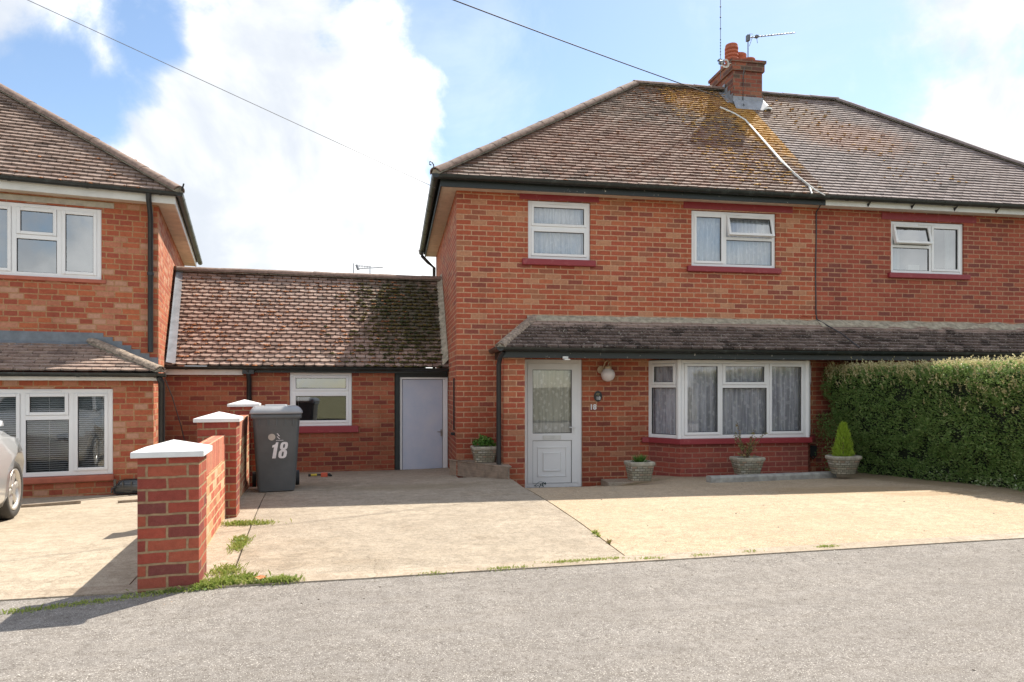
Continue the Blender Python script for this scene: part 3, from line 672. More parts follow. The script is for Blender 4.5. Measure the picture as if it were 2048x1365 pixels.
# bay geometry
BV = -0.45; bu0, _ = M.at(1360, 800, BV); bu1, _ = M.at(1616, 800, BV); bl = M.at(1297, 800)[0]; br = bu1 + (bu0 - bl)
BZ0 = M.at(1490, 877, BV)[1]; BZ1 = M.at(1490, 721, BV)[1]
mb = MB()
panel_holes(mb, 0, XP, -0.3, WZ, 0, [W1, W2, DO, (bl + .02, br - .02, BZ0, BZ1)], .12)
mb.box(0, .001, 0, 0, 0, 0)
mb.add([(0, 0, -.3), (0, DV, -.3), (0, DV, WZ), (0, 0, WZ)], [(0, 3, 2, 1)])
mb.add([(0, DV, -.3), (XP, DV, -.3), (XP, DV, WZ), (0, DV, WZ)], [(0, 3, 2, 1)])
mb.add([(XP, 0, -.3), (XP, DV, -.3), (XP, DV, WZ), (XP, 0, WZ)], [(0, 1, 2, 3)])
mb.build('wall', BR, house)
# projecting pier beside the door, toothed header/stretcher courses
mb = MB(); pu0 = M.u(1007, -.66); pu1 = M.u(1050, -.66); mb.box(pu0, pu1, -.66, -.002, -.1, 2.02); mb.build('porch_pier', BR, house)
# vertical slot and stub on side wall, telephone box clutter
# roof
SL = Vector((0, RV - EV, RZ - EZ)); sl = SL.length; tF = SL / sl
tile_roof('roof', (EU, EV, EZ), (1, 0, 0), tF, [(0, 0), (XP - EU, 0), (XP - EU, sl), (AU - EU, sl)], T_MAIN, house, th=.027, rnd=.006)
roof = [c for c in house.children if c.name.startswith('roof')][0]
SS = Vector((AU - EU, 0, RZ - EZ)); sls = SS.length; Ed = DV + .33
tile_roof('roof', (EU, Ed, EZ), (0, -1, 0), SS, [(0, 0), (Ed - EV, 0), (Ed - RV, sls)], T_MAIN, house)
sb = Vector((0, RV - Ed, RZ - EZ)).length
tile_roof('roof', (EU, Ed, EZ), (1, 0, 0), (0, RV - Ed, RZ - EZ), [(0, 0), (XP - EU, 0), (XP - EU, sb), (AU - EU, sb)], T_MAIN, house, gauge=.2, wid=.33)
ridge_line('hip_tiles', (EU - .02, EV - .02, EZ + .05), (AU, RV, RZ + .06), RIDGE, house, r=.115)
ridge_line('hip_tiles', (EU, Ed, EZ + .05), (AU, RV, RZ + .06), RIDGE, house, r=.115, seg=.4)
ridge_line('ridge_tiles', (AU - .05, RV, RZ + .05), (XP - .35, RV, RZ + .05), RIDGE, house, r=.12)
pts = []
while len(pts) < 1050:
    k = random.random()
    if k < .62: u = random.gauss(XP - .75, .55); s = random.uniform(.25, sl - .1)
    elif k < .72: u = random.gauss(4.6, .6); s = random.uniform(sl - .8, sl - .05)
    else: u = random.uniform(.6, XP - EU); s = random.uniform(0.02, sl)
    if u < XP - EU - .04 and u > s * (AU - EU) / sl + .15:
        if k < .62 and random.random() > (0.35 + .65 * (s / sl)): continue
        pts.append((u, s))
moss_on('moss', (EU, EV, EZ), (1, 0, 0), tF, [p for i, p in enumerate(pts) if p[0] > 4.6 and i % 4], MOSS_Y, roof, .015, .036, .4)
moss_on('moss', (EU, EV, EZ), (1, 0, 0), tF, [p for i, p in enumerate(pts) if not (p[0] > 4.6 and i % 4)], MOSS_R, roof, .012, .026, .45)
# eaves: soffit, fascia, gutter
mb = MB(); mb.box(-.24, XP - .002, -.24, -.001, WZ - .005, WZ + .02); mb.box(-.24, -.001, -.001, DV, WZ - .005, WZ + .02)
mb.build('soffit', CREAM, house)
mb = MB(); mb.box(-.262, XP - .002, -.262, -.242, WZ - .03, EZ - .01); mb.box(-.262, -.242, -.241, DV, WZ - .03, EZ - .01); mb.build('fascia', BLACKW, house)
gutter('gutter', (-.37, -.33, EZ - .0), (XP - .003, -.33, EZ - .02), BLACK, house, r=.06)
gutter('gutter', (-.335, DV + .1, EZ - .02), (-.335, -.39, EZ), BLACK, house, r=.06)
mb = MB(); vb = DV - .25
mb.tube([(-.335, vb, EZ - .07), (-.335, vb, EZ - .16), (-.2, vb, EZ - .3), (-.06, vb, EZ - .42), (-.06, vb, .1)], .036, 10); mb.build('downpipe', BLACKP, house)
mb = MB(); mb.tube([(-.36, -.36, EZ + .06), (-.37, -.37, EZ + .13), (-.40, -.39, EZ + .17), (-.43, -.41, EZ + .155), (-.43, -.41, EZ + .12), (-.405, -.40, EZ + .115)], .009, 6); mb.build('hip_iron', BLACKP, house)

fw = .055
# window 1 (top vent + lower pane)
a, b, c, d = W1; tz = M.at(1118, 456)[1]
w1 = window(house, ID, a + .004, b - .004, c + .03, d - .004, [dict(r=(a + fw, b - fw, tz + .02, d - fw)), dict(r=(a + fw, b - fw, c + .03 + fw, tz - .02))], mulls=[(a + fw, b - fw, tz - .022, tz + .022)], gl=GLASSU)
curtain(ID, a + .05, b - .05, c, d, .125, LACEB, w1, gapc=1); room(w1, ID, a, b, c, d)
sl0, sl1 = M.at(1045, 530, -.05)[0], M.at(1192, 530, -.05)[0]; sill(w1, ID, sl0, sl1, c - .068, c + .03, .06, MAROON)
def lintel(par, fr, px0, px1, pc, py0, py1, mat=MAROON):
    mb = MB(); A = fr.u(px0); B = fr.u(px1); mb.box(A, B, -.012, .01, fr.at(pc, py1)[1], fr.at(pc, py0)[1]); return mb.build('lintel', mat, par, bevel=.004)
lintel(w1, M, 1039, 1198, 1118, 388, 402)
# window 2 (left casement, open top vent at right, fixed below)
a, b, c, d = W2; mu = M.u(1449); tz = M.at(1500, 475)[1]; sd_ = .012
w2 = window(house, ID, a + .004, b - .004, c + .03, d - .004, [dict(r=(a + fw, mu, c + .03 + fw, d - fw)), dict(r=(mu + .05, b - fw, tz, d - fw), open=15, gl=GLASSU), dict(r=(mu + .045, b - fw, c + .03 + fw, tz - .05), sash=False)],
            mulls=[(mu, mu + .05, c + .03 + fw, d - fw), (mu + .05, b - fw, tz - .05, tz)], gl=GLASSU)
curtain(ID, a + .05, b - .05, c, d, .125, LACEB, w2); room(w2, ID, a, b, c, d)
sill(w2, ID, M.at(1376, 540, -.05)[0], M.at(1563, 540, -.05)[0], c - .062, c + .03, .06, MAROON)
lintel(w2, M, 1367, 1585, 1476, 408, 422)

# ---- bay window: canted base, sill, three window faces
bay = MB(); pl = [(bl, 0), (bu0, BV), (bu1, BV), (br, 0)]; o_ = .0
vs = [(x, y, z) for z in (-.1, BZ0 - .04) for x, y in pl]
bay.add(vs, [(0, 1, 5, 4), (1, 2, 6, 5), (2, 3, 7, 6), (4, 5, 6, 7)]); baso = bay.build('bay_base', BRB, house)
sm = MB(); e = .07; pt = [(bl - .12, 0), (bl - .12, -.045), (bl - .02, -.05), (bu0 - .03, BV - e), (bu1 + .03, BV - e), (br + .08, -.02), (br + .08, 0)]
vs = [(x, y, z) for z in (BZ0 - .082, BZ0 + .004) for x, y in pt]; n = len(pt)
sm.add(vs, [tuple(range(n, 2 * n)), tuple(range(n))[::-1]] + [(i, (i + 1) % n, (i + 1) % n + n, i + n) for i in range(n)]); sm.build('sill', MAROON, house, bevel=.01, seg=3)
def seg_tf(p, q):                          # local frame for a slanted window face
    p, q = Vector((p[0], p[1], 0)), Vector((q[0], q[1], 0)); U = (q - p).normalized(); N = Vector((-U.y, U.x, 0)); return (lambda x: p + U * x.x + N * x.y + Vector((0, 0, x.z))), (q - p).length
z0, z1 = BZ0 + .005, BZ1; tz = M.at(1490, 770, BV)[1]
TF, L = seg_tf((bu0, BV), (bu1, BV)); m1 = M.u(1443, BV) - bu0; m2 = M.u(1536, BV) - bu0
wf = window(house, TF, 0, L, z0, z1, [dict(r=(fw + .02, m1 - .02, z0 + fw, z1 - fw)), dict(r=(m1 + .02, m2 - .02, tz, z1 - fw)), dict(r=(m1 + .02, m2 - .02, z0 + fw, tz - .05), sash=False), dict(r=(m2 + .02, L - fw - .02, z0 + fw, z1 - fw))],
            mulls=[(m1 - .02, m1 + .02, z0 + fw, z1 - fw), (m2 - .02, m2 + .02, z0 + fw, z1 - fw), (m1 + .02, m2 - .02, tz - .05, tz), (fw, fw + .02, z0 + fw, z1 - fw), (L - fw - .02, L - fw, z0 + fw, z1 - fw)], set_in=.0)
curtain(TF, .03, L - .03, z0, z1, .12, LACE, wf, amp=.022, step=.085)
TL, LL = seg_tf((bl, 0), (bu0, BV)); wl = window(house, TL, 0, LL, z0, z1, [dict(r=(fw, LL - fw - .02, tz, z1 - fw)), dict(r=(fw, LL - fw - .02, z0 + fw, tz - .045), sash=False)], mulls=[(fw, LL - fw, tz - .045, tz), (LL - fw - .02, LL - fw, z0 + fw, z1 - fw)], set_in=.0, vent=False)
curtain(TL, .02, LL - .05, z0, z1, .10, LACE, wl, amp=.02, step=.08)
TR, LR = seg_tf((bu1, BV), (br, 0)); wr = window(house, TR, 0, LR, z0, z1, [dict(r=(fw + .02, LR - fw, tz, z1 - fw)), dict(r=(fw + .02, LR - fw, z0 + fw, tz - .045), sash=False)], mulls=[(fw, LR - fw, tz - .045, tz)], set_in=.0, vent=False)
for q in (bu0, bu1): mb = MB(); mb.tube([(q, BV + .03, z0), (q, BV + .03, z1)], .045, 8); mb.build('corner_post', WHITE, house)
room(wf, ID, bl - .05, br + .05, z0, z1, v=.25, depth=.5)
mb = MB(); mb.add([(x, y, z1 + .004) for x, y in pl], [(0, 1, 2, 3)]); mb.build('bay_head', WHITE, house)

# ---- canopy roof over door and bay (continues on the adjoining house)
CV = -.86; cze = M.at(1300, 697, CV)[1]; czt = M.at(1300, 641, 0)[1]; cul = M.u(1000, CV); cut = M.u(1066, 0)
def canopy(par, ua, ub, hip, zt, ze, v, tm, wallv=0.0):
    S = Vector((0, wallv - v, zt - ze)); s = S.length
    pts = [(0, 0), (ub - ua, 0), (ub - ua, s), ((hip - ua) if hip is not None else 0, s)]
    c = tile_roof('canopy_roof', (ua, v, ze), (1, 0, 0), S, pts, tm, par, gauge=.105, wid=.17, th=.026, rnd=.007, gap=.012)
    return c
can = canopy(house, cul, XP, cut, czt, cze, CV, T_CAN)
SH = Vector((cut - cul, 0, czt - cze)); tile_roof('canopy_roof', (cul, 0, cze), (0, -1, 0), SH, [(0, 0), (-CV, 0), (0, SH.length)], T_CAN, house, gauge=.105, wid=.17)
ridge_line('hip_tiles', (cul - .01, CV - .01, cze + .035), (cut, 0, czt + .035), LICHEN, house, r=.085, seg=.3)
mb = MB(); n = 60
prev = None
for i in range(n + 1):                     # rough mortar fillet where canopy meets wall
    u = cut - .1 + (XP - cut + .1) * i / n; h = .05 + .02 * noise.noise(Vector((u * 4, 0, 0))); dd = .13 + .05 * noise.noise(Vector((u * 5, 3, 0)))
    cur = [(u, -.002, czt + h), (u, -dd * .5, czt + h * .35 - .01), (u, -dd, czt - dd * (czt - cze) / -CV + .022)]
    if prev: mb.add(prev + cur, [(0, 3, 4, 1), (1, 4, 5, 2)], 0, True)
    prev = cur
mb.build('mortar_fillet', MORTAR, can)
mb = MB(); fz = M.at(1300, 718, CV + .1)[1]
mb.box(cul + .07, XP - .002, CV + .06, CV + .085, fz, cze - .005); mb.box(cul + .05, cul + .07, CV + .06, -.002, fz, cze - .005); mb.build('fascia', BLACKW, house)
mb = MB(); mb.box(cul + .07, XP - .002, CV + .085, -.002, fz + .03, fz + .04); mb.build('soffit', BLACKT, house)
gutter('gutter', (cul - .02, CV + .0, cze - .005), (XP - .003, CV + .0, cze - .02), BLACK, house, r=.055)
gutter('gutter', (cul - .0, -.02, cze - .005), (cul - .0, CV - .05, cze - .005), BLACK, house, r=.055)
mb = MB(); pu = M.u(998, -.72)
mb.tube([(cul + .06, CV + .05, cze - .06), (pu + .01, -.74, cze - .16), (pu, -.70, cze - .25), (pu, -.70, .33)], .036, 10); mb.build('downpipe', BLACKP, house)
# drain connection box/pipe on the side wall
mb = MB(); mb.box(-.022, -.002, .33, .36, .9, 1.72); mb.box(-.06, -.002, .28, .40, .82, .86); mb.build('wall_slot', RUB, house)

# ---- front door
a, b, c, d = DU0, DU1, DZ0, DZ1
dm = MB(); bars(dm, a + .003, b - .003, c - .02, d - .003, .062, .03, .10, ID)
door = dm.build('door', WHITE, house, bevel=.004)
x0, x1, y0, y1 = a + .066, b - .066, c + .045, d - .066
def Z(py): return M.at(1105, py, .04)[1]
gl0, gl1 = M.u(1065, .04), M.u(1143, .04); gt, gb = Z(740), Z(867); pt_, pb = Z(881), Z(967)
lf = MB(); lf.box(x0, gl0, .022, .075, y0, y1); lf.box(gl1, x1, .022, .075, y0, y1); lf.box(gl0, gl1, .0235, .075, gt, y1); lf.box(gl0, gl1, .0235, .075, pt_, gb); lf.box(gl0, gl1, .0235, .075, y0, pb)
leaf = lf.build('door_leaf', WHITE, door, bevel=.004)
pm = MB(); pm.box(gl0, gl1, .04, .07, pb, pt_)
cxm, czm = (gl0 + gl1) / 2, (pb + pt_) / 2; hw, hh = (gl1 - gl0) / 2, (pt_ - pb) / 2
for k, (f, v_) in enumerate(((.76, .028), (.66, .036), (.47, .022), (.38, .03))):
    if k % 2 == 0: bars(pm, cxm - hw * f, cxm + hw * f, czm - hh * f * .92, czm + hh * f * .92, .022, v_, .045, ID)
pm.box(cxm - hw * .42, cxm + hw * .42, .03, .045, czm - hh * .38, czm + hh * .38)
pm.build('panel', WHITE, door, bevel=.006)
gk = MB(); bars(gk, gl0 - .001, gl1 + .001, gb - .001, gt + .001, .009, .03, .05, ID); bars(gk, gl0 - .001, gl1 + .001, pb - .001, pt_ + .001, .006, .03, .05, ID); gk.build('gasket', GASKET, door)
gm = MB(); gm.add([(gl0, .045, gb), (gl1, .045, gb), (gl1, .045, gt), (gl0, .045, gt)], [(0, 1, 2, 3)]); gm.build('pane', GLASS, door)
curtain(ID, gl0 - .03, gl1 + .03, gb - .03, gt + .03, .11, LACED, door, amp=.012, step=.14)
room(door, ID, x0, x1, y0, y1, v=.16)
lm = MB(); lm.box(M.u(1086), M.u(1123), .014, .024, Z(879), Z(871)); lm.build('letterbox', FASW, door, bevel=.004)
hm = MB(); hu, hz = M.u(1150), Z(855); hm.box(hu - .014, hu + .014, .012, .024, hz - .11, hz + .11); hm.tube([(hu, .015, hz), (hu, -.03, hz), (hu - .10, -.03, hz)], .009, 8)
hm.build('handle', WHITE, door, bevel=.003)
# painted vine on the bottom of the door
vm = MB(); r_ = lambda: random.uniform(-.012, .012); vx = M.u(1070, .02); vz = Z(972)
for (ax, az, bx, bz) in ((0, 0, .04, .05), (.04, .05, .1, .07), (.1, .07, .16, .03), (.02, .0, .06, .01)):
    vm.tube([(vx + ax, .019, vz + az), (vx + (ax + bx) / 2, .019, vz + (az + bz) / 2 + .01), (vx + bx, .019, vz + bz)], .003, 5)
for k in range(11):
    cx_, cz_ = vx + random.uniform(0, .17), vz + random.uniform(-.01, .06); an = random.uniform(0, 3)
    vm.add([(cx_ - .02 * math.cos(an), .0195, cz_ - .02 * math.sin(an)), (cx_ + .008 * math.sin(an), .0195, cz_ - .008 * math.cos(an)), (cx_ + .02 * math.cos(an), .0195, cz_ + .02 * math.sin(an)), (cx_ - .008 * math.sin(an), .0195, cz_ + .008 * math.cos(an))], [(0, 1, 2, 3)])
vm.build('vine_motif', plain('dark_teal', (.03, .07, .065), .6), door)
# ---- lamp, plaque, painted number, security light
lu, lz = M.at(1216, 750, -.14)
mb = MB(); mb.lathe([(0.0001, lz - .11), (.045, lz - .1), (.08, lz - .075), (.105, lz - .03), (.112, lz), (.105, lz + .035), (.085, lz + .07), (.05, lz + .1), (.045, lz + .105)], lu, -.14, 24)
lamp = MB(); lamp.lathe([(.056, lz + .095), (.056, lz + .125), (.03, lz + .14), (.0001, lz + .142)], lu, -.14, 16)
lamp.tube([(lu, -.14, lz + .14), (lu + .02, -.14, lz + .2), (lu + .0, -.12, lz + .225), (lu - .03, -.09, lz + .2), (lu - .05, -.06, lz + .12), (lu - .07, -.02, lz + .09)], .011, 8)
lamp.tube([(lu - .075, -.001, lz + .08), (lu - .075, -.03, lz + .08)], .062, 16)
lo = lamp.build('wall_lamp', BRASS, house); mb.build('lamp_shade', LAMPW, lo)
pu_, pz_ = M.at(1196, 793, -.01)
mb = MB(); N_ = 28; hx, hz_ = .066, .086
mb.add([(pu_, -.022, pz_)] + [(pu_ + hx * math.cos(2 * math.pi * k / N_), -.016, pz_ + hz_ * math.sin(2 * math.pi * k / N_)) for k in range(N_)] + [(pu_ + hx * math.cos(2 * math.pi * k / N_), -.001, pz_ + hz_ * math.sin(2 * math.pi * k / N_)) for k in range(N_)],
       [(0, 1 + (k + 1) % N_, 1 + k) for k in range(N_)] + [(1 + k, 1 + (k + 1) % N_, 1 + N_ + (k + 1) % N_, 1 + N_ + k) for k in range(N_)])
plq = mb.build('number_plaque', PLAQ, house)
text_mesh('18', .075, DECAL, 'plaque_number', plq, Matrix.Translation((pu_, -.024, pz_ - .033)), bold=.001)
mb = MB()
for k in range(7): an = k * .9; mb.blob((pu_ + .026 * math.cos(an) * (k > 0), -.022, pz_ + .03 + .016 * math.sin(an)), .011, 0, .8)
mb.build('flower_motif', GOLD, plq)
n_u, n_z = M.at(1186, 815, 0)
text_mesh('18', .115, DECAL, 'painted_number', house, Matrix.Translation((n_u, -.004, n_z)), bold=.004)
su, sz = M.at(1131, 718, CV + .03)
mb = MB(); mb.box(su - .04, su + .04, CV + .02, CV + .06, sz - .0, sz + .035); mb.box(su - .035, su + .05, CV - .06, CV + .03, sz - .022, sz - .006); mb.build('security_light', FASW, house, bevel=.004)
# black cable down the wall at the party line
mb = MB(); cu_ = M.u(1631)
cpts = [(XP - .06, -.27, WZ + .02), (cu_, -.02, WZ - .08)] + [(cu_ + .012 * noise.noise(Vector((0, z * 1.3, 0))), -.012, z) for z in [4.4 - .2 * i for i in range(9)]] + [(cu_ + .02, -.012, czt + .06), (cu_ + .1, -.12, czt - .03), (cu_ + .14, -.5, (czt + cze) / 2 + .03), (cu_ + .2, CV + .02, cze + .04)]
mb.tube(cpts, .011, 6); mb.build('cable', WIRE, house)
mb = MB(); rb = M.at(1605, 633)
mb.tube([(rb[0] - .1, -.012, rb[1] - .03), (rb[0], -.012, rb[1] + .02), (rb[0] + .1, -.012, rb[1]), (cu_, -.012, rb[1] + .02)], .009, 6); mb.build('cable', TERRA, house)
# pale cables lying down the roof from the chimney
def on_roof(px, py, h=.03):
    d = dirpx(px, py); n = Vector((0, -(RZ - EZ), RV - EV)).normalized(); p0 = Vector((MX + EU, MY + EV, EZ)) + n * h; t = (p0 - Vector((0, 0, CZ))).dot(n) / d.dot(n); q = Vector((0, 0, CZ)) + d * t; return q - Vector((MX, MY, 0))
mb = MB(); mb.tube([on_roof(*p) for p in ((1440, 215), (1470, 228), (1490, 240), (1510, 262), (1535, 290), (1560, 318), (1590, 350), (1618, 372), (1624, 388))], .017, 6)
mb.tube([on_roof(*p, h=.045) for p in ((1490, 240), (1530, 286), (1563, 324), (1600, 356), (1630, 380), (1650, 391))], .011, 6); mb.build('aerial_cable', WCAB, house)

# ---- chimney
ch = MB(); c0, c1, cv0, cv1 = XP - .33, XP + .30, 12.62 - MY, 13.55 - MY; zt = 8.12
ch.box(c0, c1, cv0, cv1, 6.9, zt - .22); ch.box(c0 - .035, c1 + .035, cv0 - .035, cv1 + .035, zt - .22, zt - .06); ch.box(c0 - .06, c1 + .06, cv0 - .06, cv1 + .06, zt - .06, zt)
chim = ch.build('chimney', BRH, house, bevel=.008)
fl = MB(); fl.add([(c0, cv0 + .1, zt), (c1, cv0 + .1, zt), (c1, cv1 - .1, zt), (c0, cv1 - .1, zt), (c0 + .1, cv0 + .2, zt + .06), (c1 - .1, cv0 + .2, zt + .06), (c1 - .1, cv1 - .2, zt + .06), (c0 + .1, cv1 - .2, zt + .06)],
                  [(0, 1, 5, 4), (1, 2, 6, 5), (2, 3, 7, 6), (3, 0, 4, 7), (4, 5, 6, 7)]); fl.build('flaunching', MORTAR, chim)
fz_ = lambda v: EZ + (v - EV) * (RZ - EZ) / (RV - EV)
ld = MB(); ld.box(c0 - .012, c1 + .012, cv0 - .014, cv0 - .001, fz_(cv0) - .05, fz_(cv0) + .17)
ld.add([(c0 - .02, cv0 - .015, fz_(cv0) + .1), (c1 + .02, cv0 - .015, fz_(cv0) + .1), (c1 + .06, cv0 - .20, fz_(cv0 - .2) + .035), (c0 - .04, cv0 - .20, fz_(cv0 - .2) + .035)], [(0, 3, 2, 1)])
for (xa, sg) in ((c0 - .012, -1), (c1 + .012, 1)):
    va, vb_ = cv0 - .01, RV; k = 4
    for i in range(k):
        v0_, v1_ = va + (vb_ - va) * i / k, va + (vb_ - va) * (i + 1) / k
        ld.add([(xa, v0_, fz_(v0_) - .03), (xa, v1_, fz_(v1_) - .03), (xa, v1_, fz_(v1_) + .13), (xa, v0_, fz_(v1_) + .13)], [(0, 1, 2, 3)])
    ld.add([(xa, va, fz_(va) + .04), (xa, vb_, fz_(vb_) + .04), (xa + sg * .12, vb_, fz_(vb_) + .03), (xa + sg * .12, va, fz_(va) + .03)], [(0, 1, 2, 3)])
ld.build('flashing', LEADL, chim)
bl_ = MB(); bl_.blob((c1 + .0, cv0 - .2, fz_(cv0 - .2) + .05), .1, 0, .5, .1); bl_.build('lead_saddle', FASW, chim)
def pot(cx_, cy_, prof, name='chimney_pot'):
    m_ = MB(); m_.lathe(prof, cx_, cy_, 20); return m_.build(name, TERRA, chim)
p1x = M.at(1454, 100, cv0 + .3)[0]; P1 = [(.13, zt), (.13, zt + .08), (.105, zt + .10)]
for k in range(4): zq = zt + .12 + k * .075; P1 += [(.105, zq), (.135, zq + .008), (.135, zq + .045), (.105, zq + .052)]
P1 += [(.125, zt + .42), (.12, zt + .45), (.08, zt + .47), (.0001, zt + .475)]
pot(c0 + .13, cv0 + .32, P1)
pot(c0 + .2, cv0 + .62, [(.12, zt), (.115, zt + .13), (.135, zt + .14), (.135, zt + .17), (.1, zt + .17), (.1, zt + .08)])
pot(c0 + .37, cv0 + .50, [(.11, zt), (.125, zt + .17), (.15, zt + .28), (.17, zt + .30), (.17, zt + .34), (.14, zt + .34), (.1, zt + .1)])
pot(c0 + .46, cv0 + .25, [(.13, zt), (.12, zt + .1), (.14, zt + .11), (.14, zt + .14), (.1, zt + .14), (.1, zt + .05)])
# television aerial, whip antenna, cable coil
an = MB(); au, az0 = M.at(1496, 95, cv0 + .5); ah = M.at(1496, 76, cv0 + .5)[1]; e0 = Vector((au, cv0 + .5, ah)); eu, ez = M.at(1590, 66, cv0 + .5); e1 = Vector((eu, cv0 + .5, ez))
an.tube([(au, cv0 + .5, zt), (au, cv0 + .5, ah + .03)], .012, 6); an.tube([e0, e1], .011, 6); an.box(au - .03, au + .03, cv0 + .46, cv0 + .54, ah - .07, ah + .05)
dA = (e1 - e0)
for k in range(15):
    q = e0 + dA * (.06 + .94 * k / 14); ln = .14 - .006 * k; tilt = .35
    an.tube([q + Vector((-.02, -ln, -ln * tilt)), q + Vector((.02, ln, ln * tilt))], .005, 4)
for s_ in (-1, 1):
    q = e0 + dA * .05; an.tube([q + Vector((0, -.1, s_ * .02)), q + Vector((.03, .1, s_ * .13))], .005, 4)
q = e0 + dA * .18; an.box(q.x - .03, q.x + .03, q.y - .03, q.y + .03, q.z - .02, q.z + .03); an.tube([q, q + Vector((.02, 0, -.13))], .006, 4); an.build('tv_aerial', ALU, house)
wm = MB(); wu, wz = M.at(1441, 118, cv0 + .1); wtz = M.at(1441, -60, cv0 + .1)[1]
wm.tube([(wu, cv0 + .1, 7.75), (wu, cv0 + .1, wtz)], .006, 5)
for k, py in enumerate((14, 35, 58, 80, 86, 92, 98, 104, 110)): wm.blob((wu, cv0 + .1, M.at(1441, py, cv0 + .1)[1]), .018 if k < 3 else .014, 0, 1.2, .05)
wm.box(wu - .05, wu + .02, cv0 + .06, cv0 + .14, wz - .04, wz - .02); wm.build('whip_antenna', ALU, house)
cm = MB(); ccx, ccz = M.at(1450, 128, cv0 - .08)
for rr in (.06, .075, .085):
    cm.tube([(ccx + rr * math.cos(t_ * .524) + .01 * rr, cv0 - .09 + .01 * math.sin(t_ * 2), ccz + rr * math.sin(t_ * .524)) for t_ in range(13)], .006, 5)
cm.tube([(ccx + .05, cv0 - .08, ccz), (ccx + .13, cv0 - .08, ccz + .02)], .006, 5)
cm.build('cable_coil', WCAB, house)
bx_ = MB(); qx, qz = M.at(1443, 126, cv0 - .05); bx_.tube([(qx - .05, cv0 - .06, qz), (qx + .04, cv0 - .06, qz)], .042, 10); bx_.tube([(c0 + .19, cv0 - .1, zt - .2), (c0 + .2, cv0 - .03, zt - .3), (c0 + .2, cv0 - .02, fz_(cv0) + .05), (c0 + .15, cv0 - .15, fz_(cv0) - .07)], .012, 6); bx_.build('junction_box', ALU, house)

# ================================================================== ADJOINING HOUSE
AX = 6.96; A = Fr(AX, MY, 0)
adj = empty('semi_detached_house', (AX, MY, 0), label='right half of the brick pair behind the hedge, with smoother greyish mauve roof tiles', cat='house')
WA = 13.92 - 6.96 - .907 + .0; AWU = 13.92 - .907 - AX + .0; AEU = AWU + .34; AAU = 9.18 - AX
u1 = A.u(1782); u2 = A.u(1928); z1 = A.at(1857, 445)[1]; z0 = A.at(1857, 552)[1]; W3 = (u1, u2, z0, z1)
mb = MB(); panel_holes(mb, 0, AWU, -.3, WZ, 0, [W3], .12)
mb.add([(AWU, 0, -.3), (AWU, DV, -.3), (AWU, DV, WZ), (AWU, 0, WZ)], [(0, 1, 2, 3)]); mb.add([(0, DV, -.3), (AWU, DV, -.3), (AWU, DV, WZ), (0, DV, WZ)], [(0, 3, 2, 1)])
mb.build('wall', BRN, adj)
tile_roof('roof', (0, EV, EZ), (1, 0, 0), tF, [(0, 0), (AEU, 0), (AAU, sl), (0, sl)], T_ADJ, adj, th=.02, rnd=.002)
aroof = [c for c in adj.children if c.name.startswith('roof')][0]
SS2 = Vector((-(AEU - AAU), 0, RZ - EZ)); tile_roof('roof', (AEU, EV, EZ), (0, 1, 0), SS2, [(0, 0), (Ed - EV, 0), (RV - EV, SS2.length)], T_ADJ, adj, gauge=.2, wid=.33)
tile_roof('roof', (0, Ed, EZ), (1, 0, 0), (0, RV - Ed, RZ - EZ), [(0, 0), (AEU, 0), (AAU, sb), (0, sb)], T_ADJ, adj, gauge=.2, wid=.33)
ridge_line('ridge_tiles', (.33, RV, RZ + .045), (AAU + .03, RV, RZ + .045), RIDGEN, adj, r=.10)
ridge_line('hip_tiles', (AEU, EV, EZ + .04), (AAU, RV, RZ + .05), RIDGEN, adj, r=.10)
pts = []
while len(pts) < 150:
    s = random.uniform(.6, sl - .15); u = random.gauss(.4 + (sl - s) * .55, .45)
    if .03 < u < 4: pts.append((round(u / .165) * .165 + .08 * (int(s / .1) % 2), s))
moss_on('moss', (0, EV, EZ), (1, 0, 0), tF, pts[:95], MOSS_Y, aroof, .013, .028, .45); moss_on('moss', (0, EV, EZ), (1, 0, 0), tF, pts[95:], MOSS_R, aroof, .012, .024, .45)
mb = MB(); mb.box(0.002, AWU + .24, -.24, -.001, WZ - .005, WZ + .02); mb.box(0.002, AWU + .24, -.262, -.242, WZ - .03, EZ - .03); mb.build('fascia', FASW, adj)
gutter('gutter', (0.0, -.33, EZ - .02), (AEU + .05, -.33, EZ - .01), BLACK, adj, r=.058)
k = .75
while k < AEU: mb = MB(); mb.add([(k, -.264, WZ + .02), (k + .05, -.264, WZ + .02), (k + .025, -.36, EZ - .06), (k + .025, -.264, WZ - .03)], [(0, 1, 2), (0, 3, 1), (0, 2, 3), (1, 3, 2)]); mb.build('gutter_bracket', BLACKP, adj); k += .82
a, b, c, d = W3; mu = A.u(1864); tz = A.at(1825, 490)[1]
w3 = window(adj, ID, a + .004, b - .004, c + .03, d - .004, [dict(r=(a + fw, mu - .03, tz, d - fw), open=14, gl=GLASSR), dict(r=(a + fw, mu - .03, c + .03 + fw, tz - .05), sash=False, gl=GLASSR), dict(r=(mu + .01, b - fw, c + .03 + fw, d - fw), gl=GLASSR)],
            mulls=[(mu - .03, mu + .01, c + .03 + fw, d - fw), (a + fw, mu - .03, tz - .05, tz)])
room(w3, ID, a, b, c, d, mat=ROOMG); curtain(ID, b - .25, b - .03, c, d, .16, DRAPE, w3, 'curtain'); curtain(ID, a + .02, a + .3, c, d, .16, DRAPE, w3, 'curtain')
sill(w3, ID, A.at(1779, 555, -.05)[0], A.at(1941, 555, -.05)[0], c - .058, c + .03, .06, MAROON); lintel(w3, A, 1763, 1952, 1857, 430, 443)
mb = MB(); mb.box(W3[0] + .5, W3[0] + .72, .2, .24, c + .02, c + .22); mb.build('white_card', FASW, w3)
